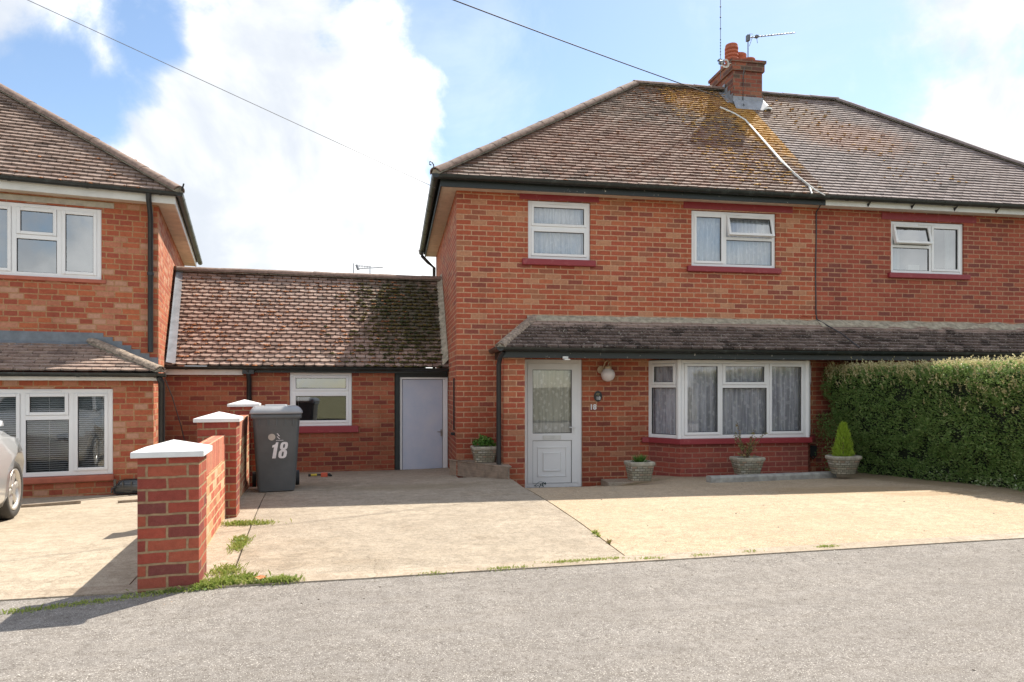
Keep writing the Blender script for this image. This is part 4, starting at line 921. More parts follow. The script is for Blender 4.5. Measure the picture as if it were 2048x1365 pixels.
canA = canopy(adj, 0, AWU + .2, None, czt, cze, CV, T_CAN)
mb = MB(); prev = None
for i in range(61):
    u = (AWU + .2) * i / 60; h = .055 + .03 * noise.noise(Vector((u * 3, 9, 0))); dd = .16 + .08 * noise.noise(Vector((u * 4, 7, 0)))
    cur = [(u, -.002, czt + h), (u, -dd * .5, czt + h * .35 - .01), (u, -dd, czt - dd * (czt - cze) / -CV + .022)]
    if prev: mb.add(prev + cur, [(0, 3, 4, 1), (1, 4, 5, 2)], 0, True)
    prev = cur
mb.build('mortar_fillet', MORTAR, canA)
mb = MB(); mb.box(0, AWU + .2, CV + .06, CV + .085, fz, cze - .005); mb.build('fascia', BLACK, adj)
gutter('gutter', (0, CV, cze - .02), (AWU + .3, CV, cze - .02), BLACK, adj, r=.055)

# ================================================================== GARAGE LINK
GA = R(4.3); gx0, gy0 = -1.63, 11.90
# origin where the front wall meets the main house side wall, u to the left negative
tt_ = (MX - gx0) / math.cos(GA); Gf = Fr(MX - .004, gy0 + math.sin(GA) * tt_, GA)
gar = empty('garage_link', (Gf.o.x, Gf.o.y, 0), GA, label='low brick garage link with mossy tiled roof, small window and pale blue door', cat='garage')
gul = Gf.u(318); gwt = 1.86
gz = lambda px, py, v=0: Gf.at(px, py, v)[1]
WG = (Gf.u(579), Gf.u(704), gz(640, 853), gz(640, 745)); GD = (Gf.u(789), -.001, -.2, gz(845, 737))
mb = MB(); panel_holes(mb, gul, 0, -.2, gwt, 0, [WG, GD], .12)
mb.add([(gul, .1, 1.8), (0, .1, 1.8), (0, 3.4, 1.8), (gul, 3.4, 1.8)], [(0, 1, 2, 3)])
mb.box(gul, -.05, 3.3, 3.4, -.2, 1.8); mb.add([(gul, .13, -.2), (-.0, .13, -.2), (-.0, .13, 1.85), (gul, .13, 1.85)], [(0, 1, 2, 3)], 1)
mb.build('wall', [BRG, DARK], gar)
gev = -.16; gez = gz(600, 733, gev); grv = gev + 1.8; grz = gez + 1.80
Sg = Vector((0, grv - gev, grz - gez)); sg_ = Sg.length
# left end rakes along neighbour's side wall
gl_b = Gf.u(331, gev) - .02; gl_t = Gf.u(351, grv) - .02
rt_b, rt_t = .0, -.0
rb_ = (gev) * math.tan(GA) * 1.0; O_ = (gl_b, gev, gez)
# the main wall runs at -4.3 degrees in this frame: u grows by tan per metre of depth
ub_ = math.tan(GA) * gev; ut_ = math.tan(GA) * grv
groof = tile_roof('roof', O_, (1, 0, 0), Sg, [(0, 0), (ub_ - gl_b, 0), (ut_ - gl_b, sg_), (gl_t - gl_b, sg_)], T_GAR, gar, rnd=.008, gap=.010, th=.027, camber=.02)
tile_roof('roof', (gl_b, grv + 1.8, gez), (1, 0, 0), (0, -1.8, 1.8), [(0, 0), (-gl_b, 0), (-gl_b, sg_), (0, sg_)], T_GAR, gar, gauge=.2, wid=.33)
ridge_line('ridge_tiles', (gl_t - .02, grv, grz + .03), (ut_, grv, grz + .03), RIDGE, gar, r=.12, seg=.42)
pts = []
while len(pts) < 430:
    u = random.uniform(.1, -gl_b - .1); s = random.uniform(0.05, sg_ - .05)
    dens_ = .3 + .7 * noise.noise(Vector((u * 1.1, s * 1.3, 4))) + .5 * (u / 5)
    if random.random() < dens_: pts.append((u, s))
moss_on('moss', O_, (1, 0, 0), Sg, [p for p in pts if p[0] < 3.9], MOSS_R, groof, .014, .034)
pd = [(random.gauss(-gl_b - .75, .5), random.uniform(.05, sg_ - .2)) for _ in range(520)]  # dark moss crowded at the shaded end, strengthening the shadow there
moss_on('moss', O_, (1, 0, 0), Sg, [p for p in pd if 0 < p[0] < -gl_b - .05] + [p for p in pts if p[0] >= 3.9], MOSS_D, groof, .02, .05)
gutter('gutter', (gl_b - .02, gev - .02, gez - .01), (ub_ - .01, gev - .02, gez - .02), BLACK, gar, r=.052)
mb = MB(); fu = Gf.u(487); mb.box(gl_b, fu, gev + .05, gev + .07, gz(400, 750, gev), gez - .02); mb.build('fascia', FASW, gar)
mb = MB(); mb.box(fu, ub_ - .01, gev + .05, gev + .07, gz(640, 746, gev), gez - .02); mb.build('fascia', BLACKW, gar)
mb = MB(); mb.box(gl_b, -.02, gev + .07, -.001, gz(640, 746, gev) + .015, gz(640, 746, gev) + .03); mb.build('soffit', BLACKT, gar)
mb = MB(); du = Gf.u(499); mb.tube([(du, gev, gez - .06), (du, gev + .01, gez - .13), (du, -.05, gez - .22), (du, -.05, .1)], .04, 10); mb.box(du - .09, du + .09, gev - .03, gev + .05, gez - .13, gez - .02); mb.build('downpipe', BLACKP, gar)
# lead flashing left, mortar fillet right
mb = MB(); mb.add([(gl_b + .03, gev - .03, gez + .04), (gl_t + .03, grv, grz + .04), (gl_t + .05, grv, grz + .2), (gl_b + .05, gev - .03, gez + .2)], [(0, 1, 2, 3)])
mb.add([(gl_b + .17, gev - .03, gez + .03), (gl_t + .15, grv, grz + .03), (gl_t + .03, grv, grz + .055), (gl_b + .03, gev - .03, gez + .055)], [(0, 1, 2, 3)]); mb.build('flashing', LEADL, gar)
mb = MB(); prev = None
for i in range(30):
    q = i / 29; v_ = gev + (grv - gev) * q; z_ = gez + (grz - gez) * q; uu = math.tan(GA) * v_ - .003; w_ = .10 + .03 * noise.noise(Vector((q * 9, 2, 2)))
    cur = [(uu, v_, z_ + .14), (uu - w_ * .6, v_, z_ + .07), (uu - w_ * 1.1, v_, z_ + .02)]
    if prev: mb.add(prev + cur, [(0, 3, 4, 1), (1, 4, 5, 2)], 0, True)
    prev = cur
mb.build('mortar_fillet', MORTAR, gar)
a, b, c, d = WG; tz = gz(640, 785)
wg = window(gar, ID, a + .004, b - .004, c + .004, d - .004, [dict(r=(a + fw, b - fw, tz + .02, d - fw), gl=GLASSR), dict(r=(a + fw, b - fw, c + fw, tz - .02), gl=GLASSR)], mulls=[(a + fw, b - fw, tz - .022, tz + .022)])
room(wg, ID, a, b, c, d); curtain(ID, a + .03, a + .2, c, d, .15, DRAPE, wg, 'curtain'); curtain(ID, b - .13, b - .03, c, d, .15, DRAPE, wg, 'curtain')
sill(wg, ID, Gf.u(572, -.05), Gf.u(717, -.05), gz(645, 866), c + .004, .05, MAROON)
# door with white frame and black post
a, b = Gf.u(800), -.006; d = gz(845, 755); gzb = -.1
mb = MB(); bars(mb, a, b, gzb, d, .035, .01, .08, ID); gd = mb.build('door', WHITE, gar, bevel=.003)
mb = MB(); mb.box(a + .045, Gf.u(885), .025, .06, gzb, d - .045); mb.box(Gf.u(886), b - .036, .018, .06, gzb, d - .04, 1); mb.build('door_leaf', [LILAC, WHITE], gd, bevel=.002)
mb = MB(); hu, hz = Gf.at(883, 866, .02); mb.box(hu - .018, hu + .018, .014, .024, hz - .06, hz + .06); mb.tube([(hu, .015, hz + .02), (hu, -.03, hz + .02), (hu - .08, -.03, hz + .02)], .008, 8); mb.build('handle', STEEL, gd)
mb = MB(); mb.box(Gf.u(790.5), a - .002, -.015, .06, -.1, gz(845, 740)); mb.box(a - .002, b, -.013, .06, d + .001, gwt + .03); mb.build('door_post', BLACKT, gar)

# ================================================================== LEFT HOUSE
LA = R(12.44); Lc = (-5.2 * CP + 9.98 * SP, 5.2 * SP + 9.98 * CP); L_ = Fr(Lc[0], Lc[1], LA)
lh = empty('neighbouring_house', (Lc[0], Lc[1], 0), LA, label='orange brick house at the far left with white windows, beside the garage', cat='house')
LWZ = L_.at(250, 405)[1]; LEZ = LWZ + .14; LW = 7.5
mu0, mu1 = L_.u(118), L_.u(27); ru = L_.u(203); wid3 = ru - mu0
luw = (mu1 - wid3, ru, L_.at(110, 556)[1], L_.at(110, 411)[1])
PV = -.65
lru = L_.u(226, PV); lm0, lm1 = L_.u(142, PV), L_.u(45, PV); llw = (lm1 - (lru - lm0), lru, L_.at(130, 953, PV)[1], L_.at(130, 778, PV)[1])
mb = MB(); panel_holes(mb, -LW, 0, -.2, LWZ, 0, [luw, (-LW + .3, -.4, -.1, 1.9)], .12)
LD = 5.4
mb.add([(0, 0, -.3), (0, LD, -.3), (0, LD, LWZ), (0, 0, LWZ)], [(0, 1, 2, 3)]); mb.add([(-LW, 0, -.3), (-LW, LD, -.3), (-LW, LD, LWZ), (-LW, 0, LWZ)], [(0, 1, 2, 3)]); mb.add([(-LW, LD, -.3), (0, LD, -.3), (0, LD, LWZ), (-LW, LD, LWZ)], [(0, 1, 2, 3)])
lcz = L_.at(100, 741, PV - .22)[1]; lwt = lcz - .03
panel_holes(mb, -LW, 0, -.2, lwt, PV, [llw], .12); mb.add([(0, PV, -.2), (0, 0, -.2), (0, 0, lwt), (0, PV, lwt)], [(0, 1, 2, 3)])
mb.build('wall', BRL, lh)
LR = 1.87 / 1.94; lrv = 2.75; lrz = LEZ + (lrv + .3) * LR; lau = .3 - (lrv + .3) * 1.4; Oe = (.3, -.3)
SLf = Vector((0, lrv + .3, lrz - LEZ)); lsl = SLf.length
tile_roof('roof', (-LW - .3, -.3, LEZ), (1, 0, 0), SLf, [(0, 0), (LW + .6, 0), (lau + LW + .3, lsl), (0, lsl)], T_LEFT, lh, th=.026, rnd=.005, camber=.012)
lroof = [c for c in lh.children if c.name.startswith('roof')][0]
SS3 = Vector((lau - .3, 0, lrz - LEZ)); tile_roof('roof', (.3, -.3, LEZ), (0, 1, 0), SS3, [(0, 0), (LD + .6, 0), (lrv + .3, SS3.length)], T_LEFT, lh)
sbl = Vector((0, lrv - LD - .3, lrz - LEZ)).length
tile_roof('roof', (-LW - .3, LD + .3, LEZ), (1, 0, 0), (0, lrv - LD - .3, lrz - LEZ), [(0, 0), (LW + .6, 0), (lau + LW + .3, sbl), (0, sbl)], T_LEFT, lh, gauge=.2, wid=.33)
ridge_line('hip_tiles', (.31, -.31, LEZ + .05), (lau, lrv, lrz + .05), RIDGE, lh, r=.11); ridge_line('ridge_tiles', (-LW, lrv, lrz + .05), (lau, lrv, lrz + .05), RIDGE, lh, r=.12)
moss_on('moss', (-LW - .3, -.3, LEZ), (1, 0, 0), SLf, [(random.uniform(4, LW + .1), random.uniform(.02, 1.2) ** 1.5) for _ in range(60)], MOSS_R, lroof, .012, .026)
mb = MB(); mb.box(-LW, .22, -.22, -.001, LWZ - .005, LWZ + .02); mb.box(.001, .22, -.001, LD, LWZ - .005, LWZ + .02); mb.build('soffit', CREAM, lh)
mb = MB(); mb.box(-LW, .24, -.242, -.222, LWZ - .02, LEZ - .02); mb.box(.221, .24, -.221, LD, LWZ - .02, LEZ - .02); mb.build('fascia', FASW, lh)
gutter('gutter', (-LW, -.3, LEZ - .0), (.34, -.3, LEZ - .01), BLACK, lh, r=.052); gutter('gutter', (.3, -.34, LEZ - .01), (.3, LD + .3, LEZ - .01), BLACK, lh, r=.052)
mb = MB(); pu2 = L_.u(301, -.06)
mb.tube([(pu2, -.3, LEZ - .05), (pu2, -.28, LEZ - .13), (pu2, -.06, LEZ - .32), (pu2, -.06, L_.at(301, 705, -.06)[1])], .036, 10); mb.tube([(pu2, -.06, L_.at(301, 551, -.06)[1]), (pu2, -.06, L_.at(301, 545, -.06)[1])], .045, 10); mb.build('downpipe', BLACKP, lh)
mb = MB(); mb.tube([(.33, -.33, LEZ + .02), (.36, -.36, LEZ + .12)], .012, 6); mb.build('hip_iron', BLACKP, lh)
fw2 = .06
def tri(par, fr, rect, m0, m1, vz, v, gl, tz_px):
    a, b, c, d = rect; T = lambda q: Vector((q.x, q.y + v, q.z)); tz = fr.at(*tz_px, v)[1]
    return window(par, T, a + .004, b - .004, c + .004, d - .004, [dict(r=(m0 + .03, b - fw2, c + fw2, d - fw2)), dict(r=(m1 + .03, m0 - .03, tz + .03, d - fw2)), dict(r=(m1 + .03, m0 - .03, c + fw2, tz - .03), sash=False), dict(r=(a + fw2, m1 - .03, c + fw2, d - fw2))],
                  mulls=[(m0 - .03, m0 + .03, c + fw2, d - fw2), (m1 - .03, m1 + .03, c + fw2, d - fw2), (m1 + .03, m0 - .03, tz - .03, tz + .03)], fw=fw2, gl=gl, set_in=.02), T
GLASSB = glass('window_glass_bluish', 0.30, (.5, .58, .62, 1))
lw1, T1 = tri(lh, L_, luw, mu0, mu1, 0, 0, GLASSB, (70, 474)); room(lw1, T1, *luw, mat=ROOMG)
lw2, T2 = tri(lh, L_, llw, lm0, lm1, 0, PV, GLASS, (92, 836)); room(lw2, T2, *llw, v=.2)
lintel(lw1, L_, -60, 228, 110, 397, 408, CONC)
mb = MB(); mb.box(luw[0] - .05, luw[1] + .06, -.03, .02, luw[2] - .05, luw[2] + .003); mb.build('sill', SILLR, lw1, bevel=.006)
mb = MB(); mb.box(llw[0] - .05, llw[1] + .02, PV - .05, PV + .02, llw[2] - .085, llw[2] + .003); mb.build('sill', SILLR, lw2, bevel=.02, seg=3)
mb = MB(); k = llw[2] + .05
while k < llw[3] - .05:
    mb.add([(llw[0] + .05, PV + .13, k), (llw[1] - .05, PV + .13, k), (llw[1] - .05, PV + .155, k + .012), (llw[0] + .05, PV + .155, k + .012)], [(0, 1, 2, 3)]); k += .028
for cc in ((lm0 + lm1) / 2, lm0 + .35): mb.tube([(cc, PV + .125, llw[2] + .05), (cc, PV + .125, llw[3] - .05)], .003, 4)
mb.build('venetian_blind', BLIND, lw2)
# left canopy
lcv = PV - .24; lct = L_.at(60, 686, 0)[1]; lhu = L_.u(322, lcv); ltu = L_.u(188, 0)
Sx = Vector((0, -lcv, lct - lcz)); lcan = tile_roof('canopy_roof', (-LW, lcv, lcz), (1, 0, 0), Sx, [(0, 0), (lhu + LW, 0), (ltu + LW, Sx.length), (0, Sx.length)], T_CANL, lh, gauge=.11, wid=.17, th=.018, rnd=.006, camber=.012)
Sy = Vector((ltu - lhu, 0, lct - lcz)); tile_roof('canopy_roof', (lhu, lcv, lcz), (0, 1, 0), Sy, [(0, 0), (-lcv, 0), (-lcv, Sy.length)], T_CANL, lh, gauge=.11, wid=.17)
ridge_line('hip_tiles', (lhu, lcv, lcz + .04), (ltu - .02, .02, lct + .07), LICHEN, lh, r=.085, seg=.6)
mb = MB(); mb.box(-LW, ltu + .1, -.012, -.001, lct - .02, lct + .16); mb.add([(-LW, -.012, lct + .03), (ltu, -.012, lct + .03), (ltu, -.14, lct - .08), (-LW, -.14, lct - .08)], [(0, 3, 2, 1)])
nst = 7
for i in range(nst):
    q0, q1 = i / nst, (i + 1) / nst; ua, ub2 = ltu + (lhu - ltu) * q0, ltu + (0 - ltu) * q1; zt2 = lct + (lcz - lct) * q0 + .16
    mb.box(ltu + (0.0 - ltu) * q0 * .98 + .1 * (i == 0), min(ub2, -.002), -.010 - .001 * i, -.001, lcz - .02, zt2)
mb.build('flashing', LEAD, lh)
mb = MB(); lfz = lcz - .11; mb.box(-LW, .08, lcv + .07, lcv + .09, lfz - .02, lcz - .03); mb.build('fascia', FASW, lh)
gutter('gutter', (-LW, lcv, lcz - .015), (lhu + .06, lcv, lcz - .03), BLACK, lh, r=.055)
mb = MB(); p3 = L_.u(323, PV - .06); mb.tube([(lhu - .02, lcv, lcz - .08), (p3 + .01, lcv + .02, lcz - .15), (p3, PV - .05, lcz - .24), (p3, PV - .05, -.0)], .042, 10)
mb.build('downpipe', BLACKP, lh)
mb = MB(); mb.tube([(lhu + .02, lcv + .3, lcz - .1), (lhu + .09, lcv + .55, lcz - .35), (lhu + .16, .3, lcz - .8), (lhu + .2, .6, lcz - 1.1), (lhu + .2, .6, .1)], .008, 5); mb.build('cable', WIRE, lh)

# ================================================================== GARDEN WALL
def w2(px, F): r = (px - CX) / FPX; return (CP * r + SP) * F, (-SP * r + CP) * F
pA = Vector((*w2(337, 4.13), 0)); pB = Vector((*w2(436, 6.4), 0)); pC = Vector((*w2(487, 9.15), 0))
wall_dir = (pC - pA).normalized(); wa = math.atan2(wall_dir.y, wall_dir.x) - R(90)
gw = empty('garden_wall', (pA.x, pA.y, 0), wa, label='low red brick garden wall stepping back between three pillars with white pyramid caps', cat='wall')
def loc(p): d = p - pA; return Vector((d.x * math.cos(wa) + d.y * math.sin(wa), -d.x * math.sin(wa) + d.y * math.cos(wa), 0))
tops = [1.165, 1.256, 1.317]; s_ = .17; PL = [loc(p) for p in (pA, pB, pC)]
PL = [Vector((0, q.y + .0, 0)) for q in PL]
for q, zt_ in zip(PL, tops):
    mb = MB(); mb.box(q.x - s_, q.x + s_, q.y, q.y + 2 * s_, -.05, zt_); pil = mb.build('pillar', BRP, gw, bevel=.004)
    cp = MB(); e = s_ + .032; cy = q.y + s_
    vs = [(q.x + sx * e, cy + sy * e, z) for z in (zt_ + .001, zt_ + .036) for sx, sy in ((-1, -1), (1, -1), (1, 1), (-1, 1))] + [(q.x, cy, zt_ + .095)]
    cp.add(vs, [(0, 3, 2, 1), (0, 1, 5, 4), (1, 2, 6, 5), (2, 3, 7, 6), (3, 0, 4, 7), (4, 5, 8), (5, 6, 8), (6, 7, 8), (7, 4, 8)]); cp.build('cap', CAPW, pil, bevel=.004)
for i, zt_ in ((0, 1.135), (1, 1.21)):
    ya, yb = PL[i].y + 2 * s_, PL[i + 1].y; xc = .02
    mb = MB(); mb.box(xc - .055, xc + .055, ya, yb, -.05, zt_ - .22); mb.build('wall_panel', BRW, gw)
    mb = MB(); mb.box(xc - .054, xc + .054, ya, yb, zt_ - .22 + .0005, zt_)
    # soldier coping: one brick course on edge
    mb.build('coping', BRC, gw, bevel=.005)

# ================================================================== WHEELIE BIN
bx, by = gpx(553, 986); FB = 8.35; bx, by = w2(553, FB); bz = CZ - (986 - HY) / FPX * FB
bn = empty('wheelie_bin', (bx, by, bz), R(10), label='dark grey wheelie bin numbered 18 behind the garden wall', cat='bin')
H = .96
def rrect(w_, d_, r, y0, z, n=4):
    pts = []
    for (sx, sy, a0) in ((1, -1, -90), (1, 1, 0), (-1, 1, 90), (-1, -1, 180)):
        for k in range(n + 1):
            a = R(a0 + 90 * k / n); pts.append((sx * (w_ / 2 - r) + r * math.cos(a), y0 + d_ / 2 + sy * (d_ / 2 - r) + r * math.sin(a), z))
    return pts
def loft(mb, rings, mi=0, cap0=True, cap1=True, smooth=True):
    n = len(rings[0]); vs = [p for r in rings for p in r]; fs = [(i * n + k, i * n + (k + 1) % n, (i + 1) * n + (k + 1) % n, (i + 1) * n + k) for i in range(len(rings) - 1) for k in range(n)]
    mb.add(vs, fs, mi, smooth)
    if cap0: mb.add(rings[0], [tuple(range(n))[::-1]], mi)
    if cap1: mb.add(rings[-1], [tuple(range(n))], mi)
mb = MB(); loft(mb, [rrect(.43, .50, .05, .07, .01), rrect(.455, .52, .05, .065, .08), rrect(.555, .70, .05, .0, .93), rrect(.56, .71, .05, -.005, H)])
loft(mb, [rrect(.585, .72, .03, -.02, H - .045), rrect(.595, .73, .03, -.025, H - .03), rrect(.595, .73, .03, -.025, H + .01), rrect(.57, .72, .03, -.01, H + .015)])
for k in (-2, -1, 0, 1, 2): mb.box(k * .1 - .006, k * .1 + .006, -.012, .03, H - .14, H - .05)
body = mb.build('body', GREYP, bn)
mb = MB(); loft(mb, [rrect(.60, .77, .04, -.04, H + .012), rrect(.625, .79, .05, -.05, H + .02), rrect(.61, .78, .05, -.042, H + .05), rrect(.56, .72, .06, -.0, H + .085), rrect(.50, .66, .06, .03, H + .098)])
loft(mb, [rrect(.30, .3, .04, .16, H + .098), rrect(.26, .26, .04, .18, H + .118)])
mb.tube([(-.25, .77, H + .05), (.25, .77, H + .05)], .018, 8); mb.box(-.28, -.25, .68, .79, H + .0, H + .07); mb.box(.25, .28, .68, .79, H + .0, H + .07); mb.build('lid', GREYL, bn)
for sx in (-1, 1):
    mb = MB(); mb.tube([(sx * .245, .60, .10), (sx * .29, .60, .10)], .10, 20, smooth=True); mb.build('wheel', RUB, bn)
mb = MB(); mb.tube([(-.245, .60, .10), (.245, .60, .10)], .012, 8); mb.build('axle', STEEL, bn)
def bfront(x, z, dy=-.004): t = (z - .08) / (.93 - .08); return Vector((x, .065 * (1 - t) + dy, z))
lean = math.atan2(.065, .85)
nz_ = .50; Mt = Matrix.Translation(bfront(.035, nz_ + .02)) @ Matrix.Rotation(lean, 4, 'X')
# bold condensed italic numerals
mb = MB()
def poly(mb, pts, mat_=None, h=.0): mb.add([Mt @ Vector((x + z * .16, -h, z)) for x, z in pts], [tuple(range(len(pts)))])
def ring8(cx_, cz_, rx, rz, ix, iz, n=20):
    o = []; i_ = []
    for k in range(n):
        a = 2 * math.pi * k / n; ex = lambda c: math.copysign(abs(c) ** .7, c)
        o.append((cx_ + rx * ex(math.cos(a)), cz_ + rz * ex(math.sin(a)))); i_.append((cx_ + ix * ex(math.cos(a)), cz_ + iz * ex(math.sin(a))))
    vs = [Mt @ Vector((x + z * .16, 0, z)) for x, z in o + i_]
    mb.add(vs, [(k, (k + 1) % n, (k + 1) % n + n, k + n) for k in range(n)])
poly(mb, [(-.07, -.1), (-.028, -.1), (-.028, .1), (-.055, .1), (-.062, .075), (-.092, .062), (-.092, .035), (-.07, .038)])
ring8(.045, .052, .045, .05, .011, .024); ring8(.045, -.048, .049, .054, .011, .030)
mb.build('number', DECAL, body)
mb = MB(); Mt2 = Matrix.Translation(bfront(-.055, .685)) @ Matrix.Rotation(lean, 4, 'X')
mb.add([Mt2 @ Vector((.042 * math.cos(k * .314), 0, .042 * math.sin(k * .314))) for k in range(20)], [tuple(range(20))]); mb.build('round_sticker', STICK, body)
mb = MB(); Mt3 = Matrix.Translation(bfront(.025, .69)) @ Matrix.Rotation(lean, 4, 'X')
for (x, z) in ((-.012, .03), (.0, .012), (-.012, -.008), (.004, -.026)):
    mb.add([Mt3 @ Vector(q) for q in ((x - .008, 0, z + .012), (x + .012, 0, z), (x + .012, 0, z - .010), (x - .008, 0, z + .002))], [(0, 1, 2, 3)])
for k in range(8): x = -.03 + .011 * k; mb.add([Mt3 @ Vector(q) for q in ((x, 0, -.052), (x + .007, 0, -.052), (x + .007, 0, -.044), (x, 0, -.044))], [(0, 1, 2, 3)])
mb.build('logo_mark', DECAL, body)

# ================================================================== PLANTERS
def stone_mat():
    m, t, p = new_mat('reconstituted_stone'); oc = objc(t); uv = t.new('ShaderNodeTexCoord').outputs['UV']
    bt = t.new('ShaderNodeTexBrick'); bt.inputs['Scale'].default_value = 1; bt.inputs['Brick Width'].default_value = .075; bt.inputs['Row Height'].default_value = .034; bt.inputs['Mortar Size'].default_value = .005
    bt.inputs['Color1'].default_value = (0, 0, 0, 1); bt.inputs['Color2'].default_value = (1, 1, 1, 1); bt.inputs['Mortar'].default_value = (.5, .5, .5, 1); t.link(uv, bt.inputs['Vector'])
    c = t.ramp(bt.outputs['Color'], [(0, (.30, .27, .20)), (.3, (.42, .37, .28)), (.55, (.34, .24, .17)), (.8, (.46, .43, .36)), (.95, (.24, .23, .16))], 'CONSTANT')
    c = t.mix(bt.outputs['Fac'], c, (.13, .115, .085)); c = t.mix(t.maprange(t.noise(oc, 10, 5, .7), .4, .65, 0, .6), c, (.17, .165, .11)); t.link(c, p.inputs['Base Color']); setp(p, rough=.95)
    bump(t, p, t.math('SUBTRACT', t.math('MULTIPLY', t.noise(oc, 60, 3), .4), bt.outputs['Fac']), .8, .01); return m
STONE = stone_mat(); RIM = plain('stone_rim', (.36, .33, .26), .95, .35, 18, bumpy=1)
def leafm(name, a, b, c, tr=0.0):
    m, t, p = new_mat(name); g = t.new('ShaderNodeNewGeometry')
    t.link(t.ramp(g.outputs['Random Per Island'], [(0, a), (.5, b), (1, c)]), p.inputs['Base Color']); setp(p, rough=.5, spec=.35)
    if tr:
        o = [n for n in t.n if n.type == 'OUTPUT_MATERIAL'][0]; tl = t.new('ShaderNodeBsdfTranslucent'); t.link(t.ramp(g.outputs['Random Per Island'], [(0, b), (1, c)]), tl.inputs[0])
        mx = t.new('ShaderNodeMixShader'); mx.inputs[0].default_value = tr; t.link(p.outputs[0], mx.inputs[1]); t.link(tl.outputs[0], mx.inputs[2]); t.link(mx.outputs[0], o.inputs[0])
    return m
LEAF = leafm('leaf_green', (.05, .13, .02), (.09, .2, .035), (.14, .26, .05), .2)
LEAFY = leafm('leaf_lime', (.24, .36, .03), (.34, .48, .05), (.42, .55, .08), .3)
LEAFO = leafm('leaf_olive', (.16, .17, .05), (.26, .26, .09), (.34, .22, .10), .2)
LEAFH = leafm('hedge_leaf', (.10, .19, .045), (.185, .30, .08), (.32, .42, .16), .35)
LEAFT = leafm('hedge_sunlit_leaf', (.38, .37, .15), (.54, .49, .25), (.68, .60, .38), .35)  # straw tones paint sunlight onto the hedge tips
GRASSM = leafm('grass_blade', (.20, .30, .05), (.34, .42, .09), (.52, .52, .2), .35)
TWIG = plain('twig', (.16, .11, .07), .9)
def leafq(mb, c, L, W, az, el, roll=0, mi=0):
    d = Vector((math.cos(az) * math.cos(el), math.sin(az) * math.cos(el), math.sin(el))); s = d.cross(Vector((0, 0, 1)));
    if s.length < .05: s = Vector((1, 0, 0))
    s.normalize(); s = Matrix.Rotation(roll, 3, d) @ s; c = Vector(c)
    mb.add([c, c + d * L * .5 + s * W, c + d * L, c + d * L * .5 - s * W], [(0, 1, 2, 3)], mi)
def planter(px, py, F, wt, wb, h, dt, label, ang=0, rnd_=.03):
    x, y = w2(px, F); z = CZ - (py - HY) / FPX * F
    e = empty('planter', (x, y + dt / 2, z), ang, label=label, cat='planter')
    def rr(w_, d_, r, z_): return [(a, b - d_ / 2, c) for a, b, c in rrect(w_, d_, r, 0, z_, 4)]
    k = dt / wt; mb = MB(); rd = rnd_
    loft(mb, [rr(wb, wb * k, rd, .0), rr(wb * 1.02, wb * k * 1.02, rd, .015), rr(wt * .93, wt * .93 * k, rd, h * .8)], cap1=False, smooth=False); mb.build('trough', STONE, e, bevel=.006)
    mb = MB(); loft(mb, [rr(wt * .93, wt * .93 * k, rd, h * .78), rr(wt, wt * k, rd, h * .84), rr(wt * 1.01, wt * 1.01 * k, rd, h * .95), rr(wt * .97, wt * .97 * k, rd, h), rr(wt * .80, wt * .80 * k, rd, h), rr(wt * .78, wt * .78 * k, rd, h * .86)], cap0=False, cap1=False, smooth=False); mb.build('rim', RIM, e, bevel=.005)
    mb = MB(); mb.add(rr(wt * .8, wt * .8 * k, rd, h * .9), [tuple(range(20))]); mb.build('soil', SOIL, e)
    return e, h * .9
# 1 on the timber step
P1, s1 = planter(971, 926, 10.02, .395, .29, .235, .30, 'square stone planter of leafy green plant standing on the timber step')
mb = MB()
for _ in range(420):
    a = random.uniform(0, 6.28); r = math.sqrt(random.random()) * .17; q = .10 * (1 - (r / .19) ** 2) + random.uniform(0, .05)
    if random.random() < .3: q += .04 * (r * math.cos(a) < 0)
    leafq(mb, (r * math.cos(a), r * .75 * math.sin(a), s1 + q * random.uniform(.3, 1.25)), random.uniform(.03, .06), .014, random.uniform(0, 6.28), random.uniform(-.2, 1.2), random.uniform(-1, 1))
mb.build('plant', LEAF, P1)
P2, s2 = planter(1286, 963, 9.35, .375, .28, .26, .28, 'mossy stone planter with a small spiky green plant, nearest the front door')
mb = MB()
for _ in range(150):
    a = random.uniform(0, 6.28); r = random.uniform(0, .05); leafq(mb, (r * math.cos(a), r * math.sin(a), s2), random.uniform(.07, .16), .006, a, random.uniform(.5, 1.5), random.uniform(-1, 1))
mb.build('plant', LEAF, P2)
P3, s3 = planter(1504, 951, 9.95, .455, .32, .255, .28, 'stone planter with a sparse twiggy shrub below the bay window')
mb = MB(); lv = MB()
for _ in range(13):
    a = random.uniform(0, 6.28); p = Vector((random.uniform(-.04, .04), random.uniform(-.03, .03), s3)); L = random.uniform(.25, .55); d = Vector((math.cos(a) * random.uniform(.1, .6), math.sin(a) * .3, 1)).normalized(); pts = [p]
    for k in range(4): d = (d + Vector((random.uniform(-.25, .25), random.uniform(-.2, .2), random.uniform(-.1, .15)))).normalized(); pts.append(pts[-1] + d * L / 4)
    if _ == 0: pts = [p, p + Vector((-.06, 0, .15)), p + Vector((-.13, 0, .33)), p + Vector((-.16, -.02, .47)), p + Vector((-.19, -.02, .56))]
    mb.tube(pts, [.006, .005, .004, .003, .002], 5)
    for q in range(26):
        k = random.uniform(.25, 1) * 4; i = min(3, int(k)); c = pts[i].lerp(pts[i + 1], k - i); leafq(lv, c, random.uniform(.025, .045), .010, random.uniform(0, 6.28), random.uniform(-.6, .9), random.uniform(-1, 1))
for _ in range(60): leafq(lv, (random.uniform(-.12, .1), random.uniform(-.08, .08), s3 + random.uniform(.02, .16)), .04, .012, random.uniform(0, 6.28), random.uniform(-.4, .9), random.uniform(-1, 1))
